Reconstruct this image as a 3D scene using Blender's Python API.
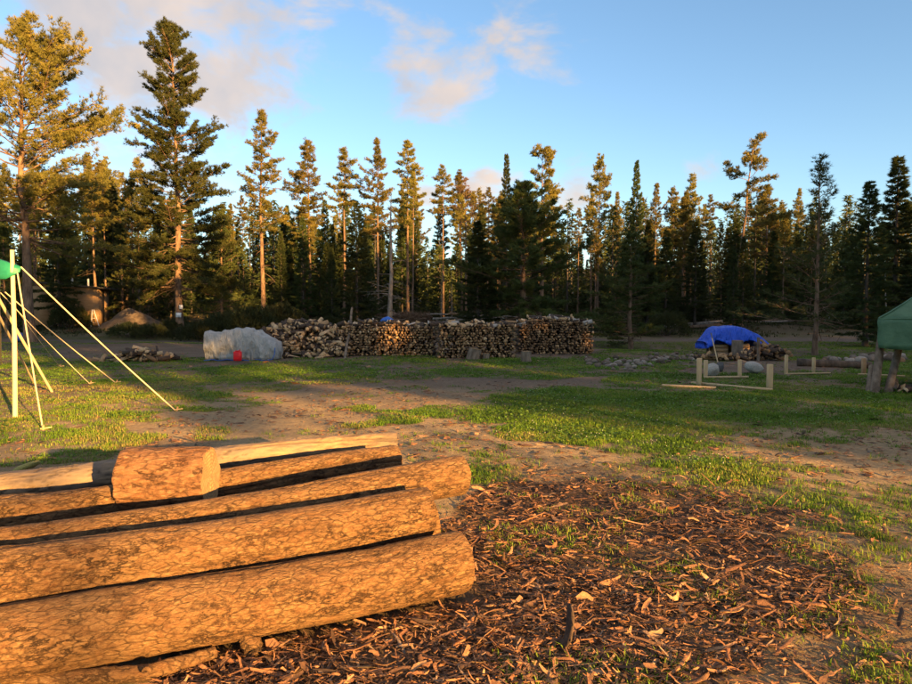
import bpy, math, random
import numpy as np
from mathutils import Vector, Matrix, Euler

R = math.radians
SC = bpy.context.scene
COL = SC.collection
for o in list(bpy.data.objects):
    bpy.data.objects.remove(o)

# ------------------------------------------------------------------ camera
CAM_H, FPX, HOR = 1.6, 658.0, 312.0
cam_d = bpy.data.cameras.new('camera'); cam = bpy.data.objects.new('camera', cam_d); COL.objects.link(cam)
PITCH = math.atan((342 - HOR) / FPX)
cam.location = (0, 0, CAM_H); cam.rotation_euler = (R(90) - PITCH, 0, 0)
cam_d.sensor_width = 36; cam_d.lens = 36 * FPX / 912; cam_d.clip_end = 3000; cam_d.clip_start = .05
SC.camera = cam

# ------------------------------------------------------------------ light
SUN_EL, SUN_AZ = 9.6, 143.0          # degrees; azimuth clockwise from +Y
LX, LY = -math.sin(R(SUN_AZ)), -math.cos(R(SUN_AZ))       # horizontal direction the light travels
TAN = math.tan(R(SUN_EL))
sd = bpy.data.lights.new('sun', 'SUN'); sun = bpy.data.objects.new('sun', sd); COL.objects.link(sun)
sd.energy = 5.0; sd.angle = R(.5); sd.color = (1.0, .54, .16)
sun.rotation_euler = Vector((LX, LY, -TAN)).to_track_quat('-Z', 'Y').to_euler()
sun.location = (20, -30, 30)

def pixdir(px, py):
    d = Vector(((px - 456) / FPX, -(py - 342) / FPX, -1)).normalized()
    return (cam.rotation_euler.to_matrix() @ d).normalized()

SKY_S = .065
W = bpy.data.worlds.new('World'); SC.world = W; W.use_nodes = True
nt = W.node_tree; N = nt.nodes; K = nt.links; N.clear()
out = N.new('ShaderNodeOutputWorld'); bg = N.new('ShaderNodeBackground'); bg.inputs[1].default_value = SKY_S
K.new(bg.outputs[0], out.inputs[0])
sky = N.new('ShaderNodeTexSky'); sky.sky_type = 'NISHITA'; sky.sun_disc = False
sky.sun_elevation = R(SUN_EL); sky.sun_rotation = R(SUN_AZ); sky.air_density = 1.0; sky.dust_density = .3; sky.ozone_density = 2.4
tc = N.new('ShaderNodeTexCoord')
def wmath(op, a, b=None, clamp=False):
    n = N.new('ShaderNodeMath'); n.operation = op; n.use_clamp = clamp
    for i, v in enumerate((a, b)):
        if v is None: continue
        if hasattr(v, 'node'): K.new(v, n.inputs[i])
        else: n.inputs[i].default_value = v
    return n.outputs[0]
blobs = [(150, 10, .27, 1.15), (230, 40, .16, 1.1), (120, 90, .14, .95), (160, 130, .07, .7), (-60, 40, .25, .8),
         (455, 65, .15, .92), (520, 62, .09, .75), (415, 60, .09, .8), (445, 15, .06, .6), (705, 168, .05, .85), (480, 190, .07, .8), (575, 188, .06, .7), (420, 205, .06, .65), (30, 95, .08, .6)]
dirs = [(pixdir(a, b), r, k) for a, b, r, k in blobs]
rb = random.Random(4)
for i in range(16):                                            # the same scattered cumulus goes on round the sky
    az = R(60 + i * 15 + rb.uniform(-5, 5)); el = R(rb.uniform(12, 45))
    dirs.append((Vector((math.sin(az) * math.cos(el), math.cos(az) * math.cos(el), math.sin(el))), rb.uniform(.08, .2), rb.uniform(.7, 1)))
acc = None
for d, r, k in dirs:
    vd = N.new('ShaderNodeVectorMath'); vd.operation = 'DISTANCE'; K.new(tc.outputs['Generated'], vd.inputs[0]); vd.inputs[1].default_value = d
    mr = N.new('ShaderNodeMapRange'); mr.interpolation_type = 'SMOOTHSTEP'; K.new(vd.outputs['Value'], mr.inputs[0])
    mr.inputs[1].default_value = r * 1.25; mr.inputs[2].default_value = 0; mr.inputs[3].default_value = 0; mr.inputs[4].default_value = k
    acc = mr.outputs[0] if acc is None else wmath('MAXIMUM', acc, mr.outputs[0])
sx = N.new('ShaderNodeSeparateXYZ'); K.new(tc.outputs['Generated'], sx.inputs[0])          # broken cloud like the top left, added overhead out of view to brighten shade
hi = N.new('ShaderNodeMapRange'); hi.interpolation_type = 'SMOOTHSTEP'; K.new(sx.outputs[2], hi.inputs[0]); hi.inputs[1].default_value = .46; hi.inputs[2].default_value = .7; hi.inputs[3].default_value = 0; hi.inputs[4].default_value = .85
acc = wmath('MAXIMUM', acc, hi.outputs[0])
mp = N.new('ShaderNodeMapping'); K.new(tc.outputs['Generated'], mp.inputs[0]); mp.inputs[3].default_value = (1, 1, 1.9)
nz = N.new('ShaderNodeTexNoise'); K.new(mp.outputs[0], nz.inputs[0]); nz.inputs['Scale'].default_value = 8.0; nz.inputs['Detail'].default_value = 10; nz.inputs['Roughness'].default_value = .58
nz.inputs['Distortion'].default_value = .3
cl = wmath('ADD', acc, wmath('MULTIPLY', wmath('SUBTRACT', nz.outputs[0], .5), 3.0))
cl = wmath('SUBTRACT', cl, .30)
mr = N.new('ShaderNodeMapRange'); mr.interpolation_type = 'SMOOTHSTEP'; K.new(cl, mr.inputs[0]); mr.inputs[1].default_value = 0; mr.inputs[2].default_value = .8
cmask = wmath('MULTIPLY', mr.outputs[0], wmath('GREATER_THAN', acc, .001)); cmask = wmath('MULTIPLY', cmask, .92)
hs = N.new('ShaderNodeHueSaturation'); hs.inputs['Saturation'].default_value = 1.0; hs.inputs['Value'].default_value = 1.0
K.new(sky.outputs[0], hs.inputs['Color'])
nz2 = N.new('ShaderNodeTexNoise'); K.new(tc.outputs['Generated'], nz2.inputs[0]); nz2.inputs['Scale'].default_value = 9; nz2.inputs['Detail'].default_value = 5
cr = N.new('ShaderNodeValToRGB'); K.new(nz2.outputs[0], cr.inputs[0])
cr.color_ramp.elements[0].position = .35; cr.color_ramp.elements[0].color = (.66, .61, .61, 1)
cr.color_ramp.elements[1].position = .65; cr.color_ramp.elements[1].color = (.95, .76, .63, 1)
cs = N.new('ShaderNodeVectorMath'); cs.operation = 'SCALE'; K.new(cr.outputs[0], cs.inputs[0]); cs.inputs['Scale'].default_value = 1.0 / SKY_S
CLOUD_SCALE = cs
mx = N.new('ShaderNodeMix'); mx.data_type = 'RGBA'; K.new(cmask, mx.inputs[0]); K.new(hs.outputs[0], mx.inputs[6]); K.new(cs.outputs[0], mx.inputs[7])
K.new(mx.outputs[2], bg.inputs[0])

SC.view_settings.view_transform = 'Standard'; SC.view_settings.look = 'None'; SC.view_settings.gamma = 1
SC.view_settings.use_curve_mapping = False; SC.view_settings.exposure = 2.22
SC.cycles.use_denoising = True
SC.cycles.max_bounces = 5; SC.cycles.transparent_max_bounces = 6
SC.cycles.sample_clamp_indirect = 4
CLOUD_SCALE.inputs['Scale'].default_value = 1.0 / SKY_S / 2 ** SC.view_settings.exposure

# ------------------------------------------------------------------ numeric helpers
def _h(ix, iy, seed):
    n = (ix.astype(np.int64) * 374761393 + iy.astype(np.int64) * 668265263 + seed * 974634777) & 0x7fffffff
    n = ((n ^ (n >> 13)) * 1274126177) & 0x7fffffff
    return ((n ^ (n >> 16)) & 0xffff) / 65535.0
def vn(x, y, seed=0):
    ix, iy = np.floor(x), np.floor(y); fx, fy = x - ix, y - iy
    fx = fx * fx * (3 - 2 * fx); fy = fy * fy * (3 - 2 * fy)
    a, b, c, d = _h(ix, iy, seed), _h(ix + 1, iy, seed), _h(ix, iy + 1, seed), _h(ix + 1, iy + 1, seed)
    return (a * (1 - fx) + b * fx) * (1 - fy) + (c * (1 - fx) + d * fx) * fy
def fbm(x, y, sc=1.0, oc=4, seed=0):
    x = np.asarray(x, float) * sc; y = np.asarray(y, float) * sc; s = 0; a = .5; t = 0
    for i in range(oc):
        s = s + a * vn(x + 17.3 * i, y - 9.1 * i, seed + i); t += a; a *= .5; x = x * 2.03; y = y * 2.03
    return s / t
def sst(a, b, x):
    t = np.clip((np.asarray(x, float) - a) / (b - a), 0, 1); return t * t * (3 - 2 * t)
def cell(P, jit=.9, seed=0):                                    # F1, F2 of a cellular noise in 3-D
    I = np.floor(P); f1 = np.full(len(P), 9.); f2 = np.full(len(P), 9.)
    for dx in (-1, 0, 1):
        for dy in (-1, 0, 1):
            for dz in (-1, 0, 1):
                C = I + (dx, dy, dz)
                k = C[:, 0] + 57 * C[:, 2]
                Q = C + .5 + jit * (np.stack([_h(k, C[:, 1], seed + j) for j in (1, 2, 3)], 1) - .5)
                d = np.linalg.norm(P - Q, axis=1)
                lo = d < f1; f2 = np.where(lo, f1, np.minimum(f2, d)); f1 = np.where(lo, d, f1)
    return f1, f2
def unit(v):
    return v / np.maximum(np.linalg.norm(v, axis=-1, keepdims=True), 1e-9)

def terrain(x, y):
    x = np.asarray(x, float); y = np.asarray(y, float)
    z = .75 * sst(34, 46, y) + 2.3 * sst(46, 92, y) + 11 * sst(82, 200, y)
    z = z + (fbm(x, y, .09, 3, 5) - .5) * .5 * sst(12, 30, np.abs(y - 2)) + (fbm(x, y, .9, 3, 9) - .5) * .05 + (fbm(x, y, 5, 2, 19) - .5) * .022
    z = z - .45 * np.exp(-((y - 31) / 1.6) ** 2) * sst(4, 8, x) * (1 - sst(13, 17, x))        # ditch
    return z
def tz(x, y): return float(terrain(np.array([x]), np.array([y]))[0])
def G(px, py, zoff=0.0):
    d = pixdir(px, py); p = None; z = 0.0
    for _ in range(25):
        t = (z + zoff - CAM_H) / d.z if d.z < -1e-4 else 60
        p = Vector((0, 0, CAM_H)) + d * t
        z = .5 * z + .5 * tz(p.x, p.y)
    return Vector((p.x, p.y, tz(p.x, p.y)))
def AT(px, py, D):                                              # the point on a pixel's ray at depth D
    d = pixdir(px, py); return Vector((0, 0, CAM_H)) + d * (D / d.y)

def in_poly(x, y, poly):
    r = np.zeros(x.shape, bool); n = len(poly)
    for i in range(n):
        (x0, y0), (x1, y1) = poly[i], poly[(i + 1) % n]
        c = (y0 > y) != (y1 > y)
        with np.errstate(divide='ignore', invalid='ignore'):
            r ^= c & (x < (x1 - x0) * (y - y0) / (y1 - y0 + 1e-12) + x0)
    return r
def gpoly(pts):
    return [(G(a, b).x, G(a, b).y) for a, b in pts]
GRASS_P = [(gpoly(p), d) for p, d in [
    ([(-60, 372), (-60, 362), (200, 366), (700, 356), (980, 350), (980, 386), (700, 388), (560, 384), (400, 374), (200, 386)], .6),
    ([(330, 424), (420, 400), (560, 388), (690, 391), (980, 392), (980, 440), (760, 444), (640, 452), (520, 438), (430, 428)], .77),
    ([(560, 440), (980, 430), (980, 530), (700, 478), (560, 462)], .47),
    ([(-80, 372), (200, 384), (280, 402), (150, 413), (130, 445), (60, 470), (-80, 470)], .52),
    ([(395, 425), (500, 425), (545, 470), (470, 500), (440, 460), (400, 450)], .44),
    ([(650, 470), (980, 520), (980, 560), (700, 492)], .40),
    ([(180, 425), (240, 425), (240, 445), (180, 445)], .5),
    ([(230, 398), (330, 386), (450, 378), (610, 377), (610, 385), (450, 391), (330, 414)], .18),
    ([(60, 343), (600, 343), (600, 357), (60, 357)], .2),
    ([(720, 360), (850, 362), (850, 372), (690, 374)], .12)]]
BARK_P = [(gpoly(p), d) for p, d in [
    ([(150, 720), (150, 640), (330, 600), (430, 560), (430, 490), (480, 478), (580, 476), (700, 482), (790, 505), (830, 560), (780, 640), (720, 720)], 1.),
    ([(790, 505), (860, 545), (960, 600), (960, 720), (720, 720), (780, 640)], .3),
    ([(-60, 470), (120, 445), (220, 435), (220, 470), (-60, 520)], .3),
    ([(330, 470), (470, 455), (560, 462), (720, 468), (880, 520), (960, 590), (790, 505), (580, 476), (480, 478)], .3)]]
def zones(x, y):
    x = np.asarray(x, float); y = np.asarray(y, float)
    k = .035 * np.clip(y, 1, 40)
    wx = x + (fbm(x, y, .55, 3, 31) - .5) * 2.2 * np.minimum(1, y / 9) + (fbm(x, y, 2.5, 2, 33) - .5) * .5
    wy = y + (fbm(x, y, .5, 3, 41) - .5) * 2.4 * np.minimum(1, y / 9) + (fbm(x, y, 2.5, 2, 43) - .5) * .5
    g = np.where(y < 13, .06, np.where(y < 33, .5, .62))
    for p, d in GRASS_P: g = np.where(in_poly(wx, wy, p), d, g)
    b = np.zeros_like(x)
    for p, d in BARK_P: b = np.where(in_poly(wx, wy, p), np.maximum(b, d), b)
    g = np.where(b > .9, .12, g)
    road = np.exp(-((y - 35.2 - .04 * x) / .8) ** 2)
    g = g * (1 - road)
    n = .55 * fbm(x, y, .8, 3, 71) + .45 * fbm(x, y, 3.2, 3, 75)
    n = .8 * n + .2 * fbm(x, y, 9, 2, 79); grass = sst(.36, .66, n + (g - .5) * .62) * (g > .03)
    return grass, b * (fbm(x, y, 1.6, 3, 81) * .7 + .5), road

# ------------------------------------------------------------------ mesh helpers
def mesh_np(name, V, faces, mat=None, smooth=False, attr=None, mats=None, midx=None):
    me = bpy.data.meshes.new(name)
    V = np.asarray(V, np.float32)
    if not isinstance(faces, (list, tuple)) or (len(faces) and not isinstance(faces[0], np.ndarray)): faces = [np.asarray(faces)]
    tot = sum(len(f) for f in faces)
    loops = np.concatenate([f.ravel() for f in faces]).astype(np.int32)
    sizes = np.concatenate([np.full(len(f), f.shape[1]) for f in faces])
    st = np.concatenate([[0], np.cumsum(sizes)[:-1]]).astype(np.int32)
    me.vertices.add(len(V)); me.vertices.foreach_set('co', V.ravel())
    me.loops.add(len(loops)); me.loops.foreach_set('vertex_index', loops)
    me.polygons.add(tot); me.polygons.foreach_set('loop_start', st)
    if smooth: me.polygons.foreach_set('use_smooth', np.ones(tot, bool))
    for m in (mats or ([mat] if mat else [])): me.materials.append(m)
    if midx is not None: me.polygons.foreach_set('material_index', np.asarray(midx, np.int32))
    for k, v in (attr or {}).items():
        a = me.attributes.new(k, 'FLOAT', 'POINT'); a.data.foreach_set('value', np.asarray(v, np.float32))
    me.update(calc_edges=True); me.validate()
    return me
def ob(name, me, parent=None, loc=None, rot=None, scale=None):
    o = bpy.data.objects.new(name, me); COL.objects.link(o)
    if parent: o.parent = parent
    if loc is not None: o.location = loc
    if rot is not None: o.rotation_euler = rot
    if scale is not None: o.scale = scale if hasattr(scale, '__len__') else (scale,) * 3
    return o
def tag(o, label=None, cat=None, group=None, kind=None):
    for k, v in (('label', label), ('category', cat), ('group', group), ('kind', kind)):
        if v: o[k] = v
    return o
class MB:
    def __init__(s): s.V = []; s.F = {}; s.n = 0; s.T = []; s.M = {}
    def add(s, V, F, tone=0.5, m=0):
        V = np.asarray(V, float); F = np.asarray(F)
        s.F.setdefault(F.shape[1], []).append(F + s.n); s.V.append(V); s.T.append(np.full(len(V), tone)); s.n += len(V)
        s.M.setdefault(F.shape[1], []).append(np.full(len(F), m) if np.isscalar(m) else np.asarray(m))
        return s
    def box(s, c, d, rz=0.0, tone=.5, m=0, rot=None):
        q = np.array([(x, y, z) for x in (-.5, .5) for y in (-.5, .5) for z in (-.5, .5)]) * d
        M = np.array((rot or Euler((0, 0, rz))).to_matrix())
        return s.add(q @ M.T + np.asarray(c), [(0, 1, 3, 2), (4, 6, 7, 5), (0, 4, 5, 1), (2, 3, 7, 6), (0, 2, 6, 4), (1, 5, 7, 3)], tone, m)
    def tube(s, P, r, sides=8, tone=.5, caps=True, m=0, capm=None):
        P = np.asarray(P, float); n = len(P); r = np.broadcast_to(r, (n,))
        t = np.gradient(P, axis=0); t = unit(t)
        ref = np.array([0, 0, 1.]) if abs(t[0, 2]) < .9 else np.array([1., 0, 0])
        a = unit(np.cross(t, ref)); b = np.cross(t, a); th = np.linspace(0, 2 * np.pi, sides, False)
        V = P[:, None] + r[:, None, None] * (np.cos(th)[None, :, None] * a[:, None] + np.sin(th)[None, :, None] * b[:, None])
        i = np.arange(n - 1)[:, None] * sides; j = np.arange(sides)[None]; j2 = (j + 1) % sides
        F = np.stack([i + j, i + j2, i + sides + j2, i + sides + j], -1).reshape(-1, 4)
        V = V.reshape(-1, 3); s.add(V, F, tone, m)
        if caps:
            cm = m if capm is None else capm
            for e, c in ((0, P[0]), (n - 1, P[-1])):
                ring = V[e * sides:(e + 1) * sides]; k = np.arange(sides)
                tri = np.stack([np.full(sides, sides), (k + 1) % sides, k] if e == 0 else [np.full(sides, sides), k, (k + 1) % sides], -1)
                s.add(np.vstack([ring, c]), tri, tone, cm)
        return s
    def mesh(s, name, mat=None, smooth=False, mats=None):
        ks = sorted(s.F); fs = [np.concatenate(s.F[k]) for k in ks]
        return mesh_np(name, np.vstack(s.V), fs, mat, smooth, {'tone': np.concatenate(s.T)}, mats, np.concatenate([np.concatenate(s.M[k]) for k in ks]) if mats else None)
    def build(s, name, mat=None, parent=None, smooth=False, mats=None, loc=None, rot=None):
        return ob(name, s.mesh(name, mat, smooth, mats), parent, loc, rot)
def empty(name, loc, rz=0.0, label=None, cat=None, group=None):
    o = bpy.data.objects.new(name, None); COL.objects.link(o); o.location = loc; o.rotation_euler = (0, 0, rz); o.empty_display_size = .2
    return tag(o, label, cat, group)

# ------------------------------------------------------------------ materials
class MT:
    def __init__(s, name, rough=.85, spec=.25):
        s.m = bpy.data.materials.new(name); s.m.use_nodes = True; s.t = s.m.node_tree; s.N = s.t.nodes; s.b = s.N['Principled BSDF']
        s.b.inputs['Roughness'].default_value = rough; s.b.inputs['Specular IOR Level'].default_value = spec
    def L(s, a, b): s.t.links.new(a, b)
    def new(s, k, **kw):
        n = s.N.new(k)
        for a, v in kw.items(): setattr(n, a, v)
        return n
    def co(s, sc=(1, 1, 1), which='Object'):
        t = s.new('ShaderNodeTexCoord'); mp = s.new('ShaderNodeMapping'); s.L(t.outputs[which], mp.inputs[0]); mp.inputs[3].default_value = sc; return mp.outputs[0]
    def noise(s, sc, det=5, rough=.6, co=None, dist=0):
        n = s.new('ShaderNodeTexNoise'); n.inputs['Scale'].default_value = sc; n.inputs['Detail'].default_value = det
        n.inputs['Roughness'].default_value = rough; n.inputs['Distortion'].default_value = dist
        if co is not None: s.L(co, n.inputs[0])
        return n.outputs[0]
    def voro(s, sc, co=None, feat='F1', rnd=1):
        n = s.new('ShaderNodeTexVoronoi', feature=feat); n.inputs['Scale'].default_value = sc; n.inputs['Randomness'].default_value = rnd
        if co is not None: s.L(co, n.inputs[0])
        return n
    def ramp(s, f, *st):
        n = s.new('ShaderNodeValToRGB'); s.L(f, n.inputs[0]); e = n.color_ramp.elements
        while len(e) < len(st): e.new(.5)
        for i, (p, c) in enumerate(st): e[i].position = p; e[i].color = (*c, 1) if len(c) == 3 else c
        return n.outputs[0]
    def mix(s, f, a, b, mode='MIX'):
        n = s.new('ShaderNodeMix', data_type='RGBA', blend_type=mode)
        for i, v in ((0, f), (6, a), (7, b)):
            if hasattr(v, 'node'): s.L(v, n.inputs[i])
            else: n.inputs[i].default_value = v if i == 0 else (*v, 1)
        return n.outputs[2]
    def ma(s, op, a, b, clamp=False):
        n = s.new('ShaderNodeMath', operation=op, use_clamp=clamp)
        for i, v in ((0, a), (1, b)):
            if hasattr(v, 'node'): s.L(v, n.inputs[i])
            else: n.inputs[i].default_value = v
        return n.outputs[0]
    def attr(s, k): n = s.new('ShaderNodeAttribute', attribute_name=k); return n.outputs['Fac']
    def rnd(s): return s.new('ShaderNodeObjectInfo').outputs['Random']
    def bump(s, h, st=.5, d=.02):
        n = s.new('ShaderNodeBump'); n.inputs['Strength'].default_value = st; n.inputs['Distance'].default_value = d; s.L(h, n.inputs['Height'])
        s.L(n.outputs[0], s.b.inputs['Normal']); return n
    def col(s, c):
        if hasattr(c, 'node'): s.L(c, s.b.inputs['Base Color'])
        else: s.b.inputs['Base Color'].default_value = (*c, 1)
        return s
    def done(s): return s.m

def m_ground():
    a = MT('soil_and_turf', .95, .1); c = a.co()
    big = a.noise(.7, 6, .65, c); fine = a.noise(14, 8, .7, c); grit = a.noise(70, 4, .7, c)
    dirt = a.mix(.55, a.ramp(fine, (.35, (.06, .045, .034)), (.66, (.25, .19, .14))), a.ramp(big, (.3, (.10, .074, .055)), (.75, (.25, .19, .14))))
    sand = a.mix(.5, a.ramp(fine, (.35, (.18, .128, .075)), (.66, (.56, .405, .225))), a.ramp(big, (.3, (.28, .20, .118)), (.75, (.50, .37, .21))))
    dirt = a.mix(a.attr('sand'), dirt, sand)
    dirt = a.mix(a.ramp(grit, (.55, (0,) * 3), (.8, (.5,) * 3)), dirt, (.32, .26, .2))
    turf = a.ramp(fine, (.3, (.045, .062, .013)), (.7, (.105, .125, .028)))
    lit = a.ramp(fine, (.3, (.036, .025, .018)), (.7, (.125, .077, .05)))
    road = a.ramp(fine, (.3, (.10, .083, .07)), (.7, (.18, .152, .128)))
    g = a.mix(a.ma('MULTIPLY', a.attr('grass'), .8), dirt, turf)
    g = a.mix(a.ma('MULTIPLY', a.attr('litter'), 1.0, True), g, lit)
    g = a.mix(a.attr('road'), g, road)
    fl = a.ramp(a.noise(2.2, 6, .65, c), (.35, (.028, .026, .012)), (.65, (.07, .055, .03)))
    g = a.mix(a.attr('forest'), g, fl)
    a.col(g); h = a.ma('ADD', a.ma('MULTIPLY', fine, .7), a.ma('MULTIPLY', grit, .25)); a.bump(h, 1.0, .075)
    return a.done()
def m_foliage(name, c0, c1, tr=.3):
    a = MT(name, .6, .25); c = a.co(); n = a.noise(1.3, 4, .6, c); r = a.rnd()
    base = a.ramp(n, (.35, c0), (.65, c1))
    hsv = a.new('ShaderNodeHueSaturation'); a.L(base, hsv.inputs['Color'])
    a.L(a.ma('ADD', a.ma('MULTIPLY', r, .03), .49), hsv.inputs['Hue']); a.L(a.ma('ADD', a.ma('MULTIPLY', r, .5), .75), hsv.inputs['Value'])
    a.col(hsv.outputs[0])
    t = a.new('ShaderNodeBsdfTranslucent'); a.L(hsv.outputs[0], t.inputs[0]); x = a.new('ShaderNodeMixShader'); x.inputs[0].default_value = tr
    o = a.N['Material Output']; a.L(a.b.outputs[0], x.inputs[1]); a.L(t.outputs[0], x.inputs[2]); a.L(x.outputs[0], o.inputs[0])
    return a.done()
def m_bark_tree(name, c0, c1, sc=7):
    a = MT(name, .9, .15); c = a.co((1, 1, .3)); v = a.noise(sc, 6, .65, c)
    a.col(a.ramp(v, (.33, c0), (.68, c1))); a.bump(v, .8, .06); return a.done()
def m_log(name, dark, mid, light, sc=1.0):
    a = MT(name, .82, .25); c = a.co((1, 1, 1)); st = a.new('ShaderNodeMapping'); a.L(c, st.inputs[0]); st.inputs[3].default_value = (.4, 1, 1); st = st.outputs[0]
    n1 = a.noise(32 * sc, 9, .7, st); n2 = a.noise(95 * sc, 7, .75, st); n3 = a.noise(13 * sc, 8, .72, st); big = a.noise(2.6, 6, .65, c); cr = a.attr('crack')
    def ridge(n, w): return a.ramp(a.ma('ABSOLUTE', a.ma('SUBTRACT', n, .5), 0), (0, (1,) * 3), (w, (.4,) * 3), (w * 2.2, (0,) * 3))
    pm = a.ramp(a.noise(6, 5, .6, st), (.46, (0,) * 3), (.6, (1,) * 3)); r3 = a.ma('MULTIPLY', ridge(n3, .012), pm); v = a.voro(70 * sc, st); ve = a.voro(40 * sc, st, 'DISTANCE_TO_EDGE')
    fe = a.ma('MULTIPLY', a.ramp(ve.outputs[0], (0, (1,) * 3), (.12, (0,) * 3)), a.ramp(n1, (.42, (1,) * 3), (.6, (0,) * 3)))
    base = a.ramp(n2, (.36, tuple(x * .5 for x in mid)), (.5, mid), (.62, light))
    base = a.mix(a.ma('MULTIPLY', a.ramp(n1, (.45, (0,) * 3), (.72, (1,) * 3)), .5), base, (mid[0] * 1.25, mid[1] * .8, mid[2] * .55))
    base = a.mix(a.ma('MULTIPLY', v.outputs['Color'], .25), base, light)
    base = a.mix(a.ramp(big, (.48, (0,) * 3), (.7, (.35,) * 3)), base, light)
    base = a.mix(a.ramp(a.noise(11, 8, .75, st), (.46, (0,) * 3), (.66, (.55,) * 3)), base, (mid[0] * .62, mid[1] * .52, mid[2] * .48)); base = a.mix(a.ma('MULTIPLY', fe, .65), base, dark); base = a.mix(a.ma('MULTIPLY', r3, .85), base, dark)
    base = a.mix(a.ma('MULTIPLY', cr, .6), base, dark)
    a.col(base)
    h = a.ma('SUBTRACT', a.ma('ADD', a.ma('MULTIPLY', n1, 1.1), a.ma('ADD', a.ma('MULTIPLY', n2, .7), a.ma('MULTIPLY', v.outputs['Color'], .35))), a.ma('ADD', a.ma('MULTIPLY', fe, .3), a.ma('MULTIPLY', r3, .5))); a.bump(h, 1.0, .018)
    return a.done()
def m_end(name='cut_log_end'):
    a = MT(name, .8, .2); c = a.co()
    w = a.new('ShaderNodeTexWave', wave_type='RINGS', rings_direction='X'); w.inputs['Scale'].default_value = 14; w.inputs['Distortion'].default_value = 2; a.L(c, w.inputs[0])
    n = a.noise(25, 5, .6, c)
    a.col(a.mix(a.ma('MULTIPLY', w.outputs[0], .6), a.ramp(n, (.3, (.27, .17, .08)), (.7, (.40, .27, .135))), (.15, .09, .045))); a.bump(n, .3, .01); return a.done()
def m_debark(name, c0, c1):
    a = MT(name, .7, .3); c = a.co((.25, 1, 1)); n = a.noise(22, 7, .7, c); cr = a.attr('crack')
    a.col(a.mix(a.ma('MULTIPLY', cr, .75), a.mix(a.ramp(a.noise(1.7, 5, .6, a.co()), (.42, (0,) * 3), (.6, (.65,) * 3)), a.ramp(n, (.34, c0), (.62, c1)), (.15, .12, .10)), (.05, .035, .024))); a.bump(n, .6, .015); return a.done()
def m_wood_tone(name):                                            # split firewood: each piece carries its own tone
    a = MT(name, .85, .2); c = a.co(); t = a.attr('tone'); n = a.noise(40, 4, .6, c)
    b = a.ramp(t, (0, (.09, .055, .03)), (.35, (.30, .175, .088)), (.7, (.60, .39, .20)), (.93, (.74, .54, .34)), (1, (.46, .42, .38)))
    a.col(a.mix(a.ramp(n, (.3, (.5,) * 3), (.6, (0,) * 3)), b, (.10, .06, .035))); return a.done()
def m_plain(name, c0, c1, sc=8, rough=.85, bump=.3, co=(1, 1, 1), spec=.25, d=.02, tr=0):
    a = MT(name, rough, spec); c = a.co(co); n = a.noise(sc, 6, .65, c); a.col(a.ramp(n, (.3, c0), (.7, c1)))
    if bump: a.bump(n, bump, d)
    if tr:
        t = a.new('ShaderNodeBsdfTranslucent'); t.inputs[0].default_value = (*c1, 1); x = a.new('ShaderNodeMixShader'); x.inputs[0].default_value = tr
        o = a.N['Material Output']; a.L(a.b.outputs[0], x.inputs[1]); a.L(t.outputs[0], x.inputs[2]); a.L(x.outputs[0], o.inputs[0])
    return a.done()
def m_crinkle(name, c0, c1, rough=.45):
    a = MT(name, rough, .5); c = a.co((1.3, 1, .45)); n = a.noise(6, 6, .65, a.co()); n1 = a.noise(2.6, 3, .5, c, .6); n2 = a.noise(6.5, 4, .55, c, .5)
    f = lambda q: a.ma('ABSOLUTE', a.ma('SUBTRACT', q, .5), 0)
    a.col(a.ramp(n, (.3, c0), (.7, c1))); a.bump(a.ma('ADD', f(n1), a.ma('MULTIPLY', f(n2), .45)), 1.0, .3); return a.done()
def m_rock(name):
    a = MT(name, .9, .2); c = a.co(); n = a.noise(7, 6, .65, c); r = a.ramp(a.rnd(), (0, (.55, .42, .33)), (.35, (.75, .66, .57)), (.7, (1.05, .98, .9)), (1, (1.5, 1.45, 1.38)))
    a.col(a.mix(1.0, a.ramp(n, (.3, (.13, .115, .10)), (.7, (.30, .275, .245))), r, 'MULTIPLY')); a.bump(n, .6, .03); return a.done()
def m_chip(name):
    a = MT(name, .8, .25); c = a.co(); n = a.noise(45, 5, .65, c); t = a.attr('tone'); r = a.ma('FRACT', a.ma('ADD', t, a.rnd()), 0)
    b = a.ramp(r, (0, (.055, .034, .023)), (.3, (.16, .085, .048)), (.55, (.27, .122, .058)), (.82, (.40, .20, .095)), (.94, (.42, .25, .13)), (1, (.24, .185, .145)))
    a.col(a.mix(a.ramp(n, (.35, (.6,) * 3), (.6, (0,) * 3)), b, (.05, .033, .024))); a.bump(n, .6, .01); return a.done()
def m_blade(name, cs, tr=.35):
    a = MT(name, .6, .2); t = a.attr('tone'); b = a.ramp(t, *cs); a.col(b)
    q = a.new('ShaderNodeBsdfTranslucent'); a.L(b, q.inputs[0]); x = a.new('ShaderNodeMixShader'); x.inputs[0].default_value = tr
    o = a.N['Material Output']; a.L(a.b.outputs[0], x.inputs[1]); a.L(q.outputs[0], x.inputs[2]); a.L(x.outputs[0], o.inputs[0]); return a.done()

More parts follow.
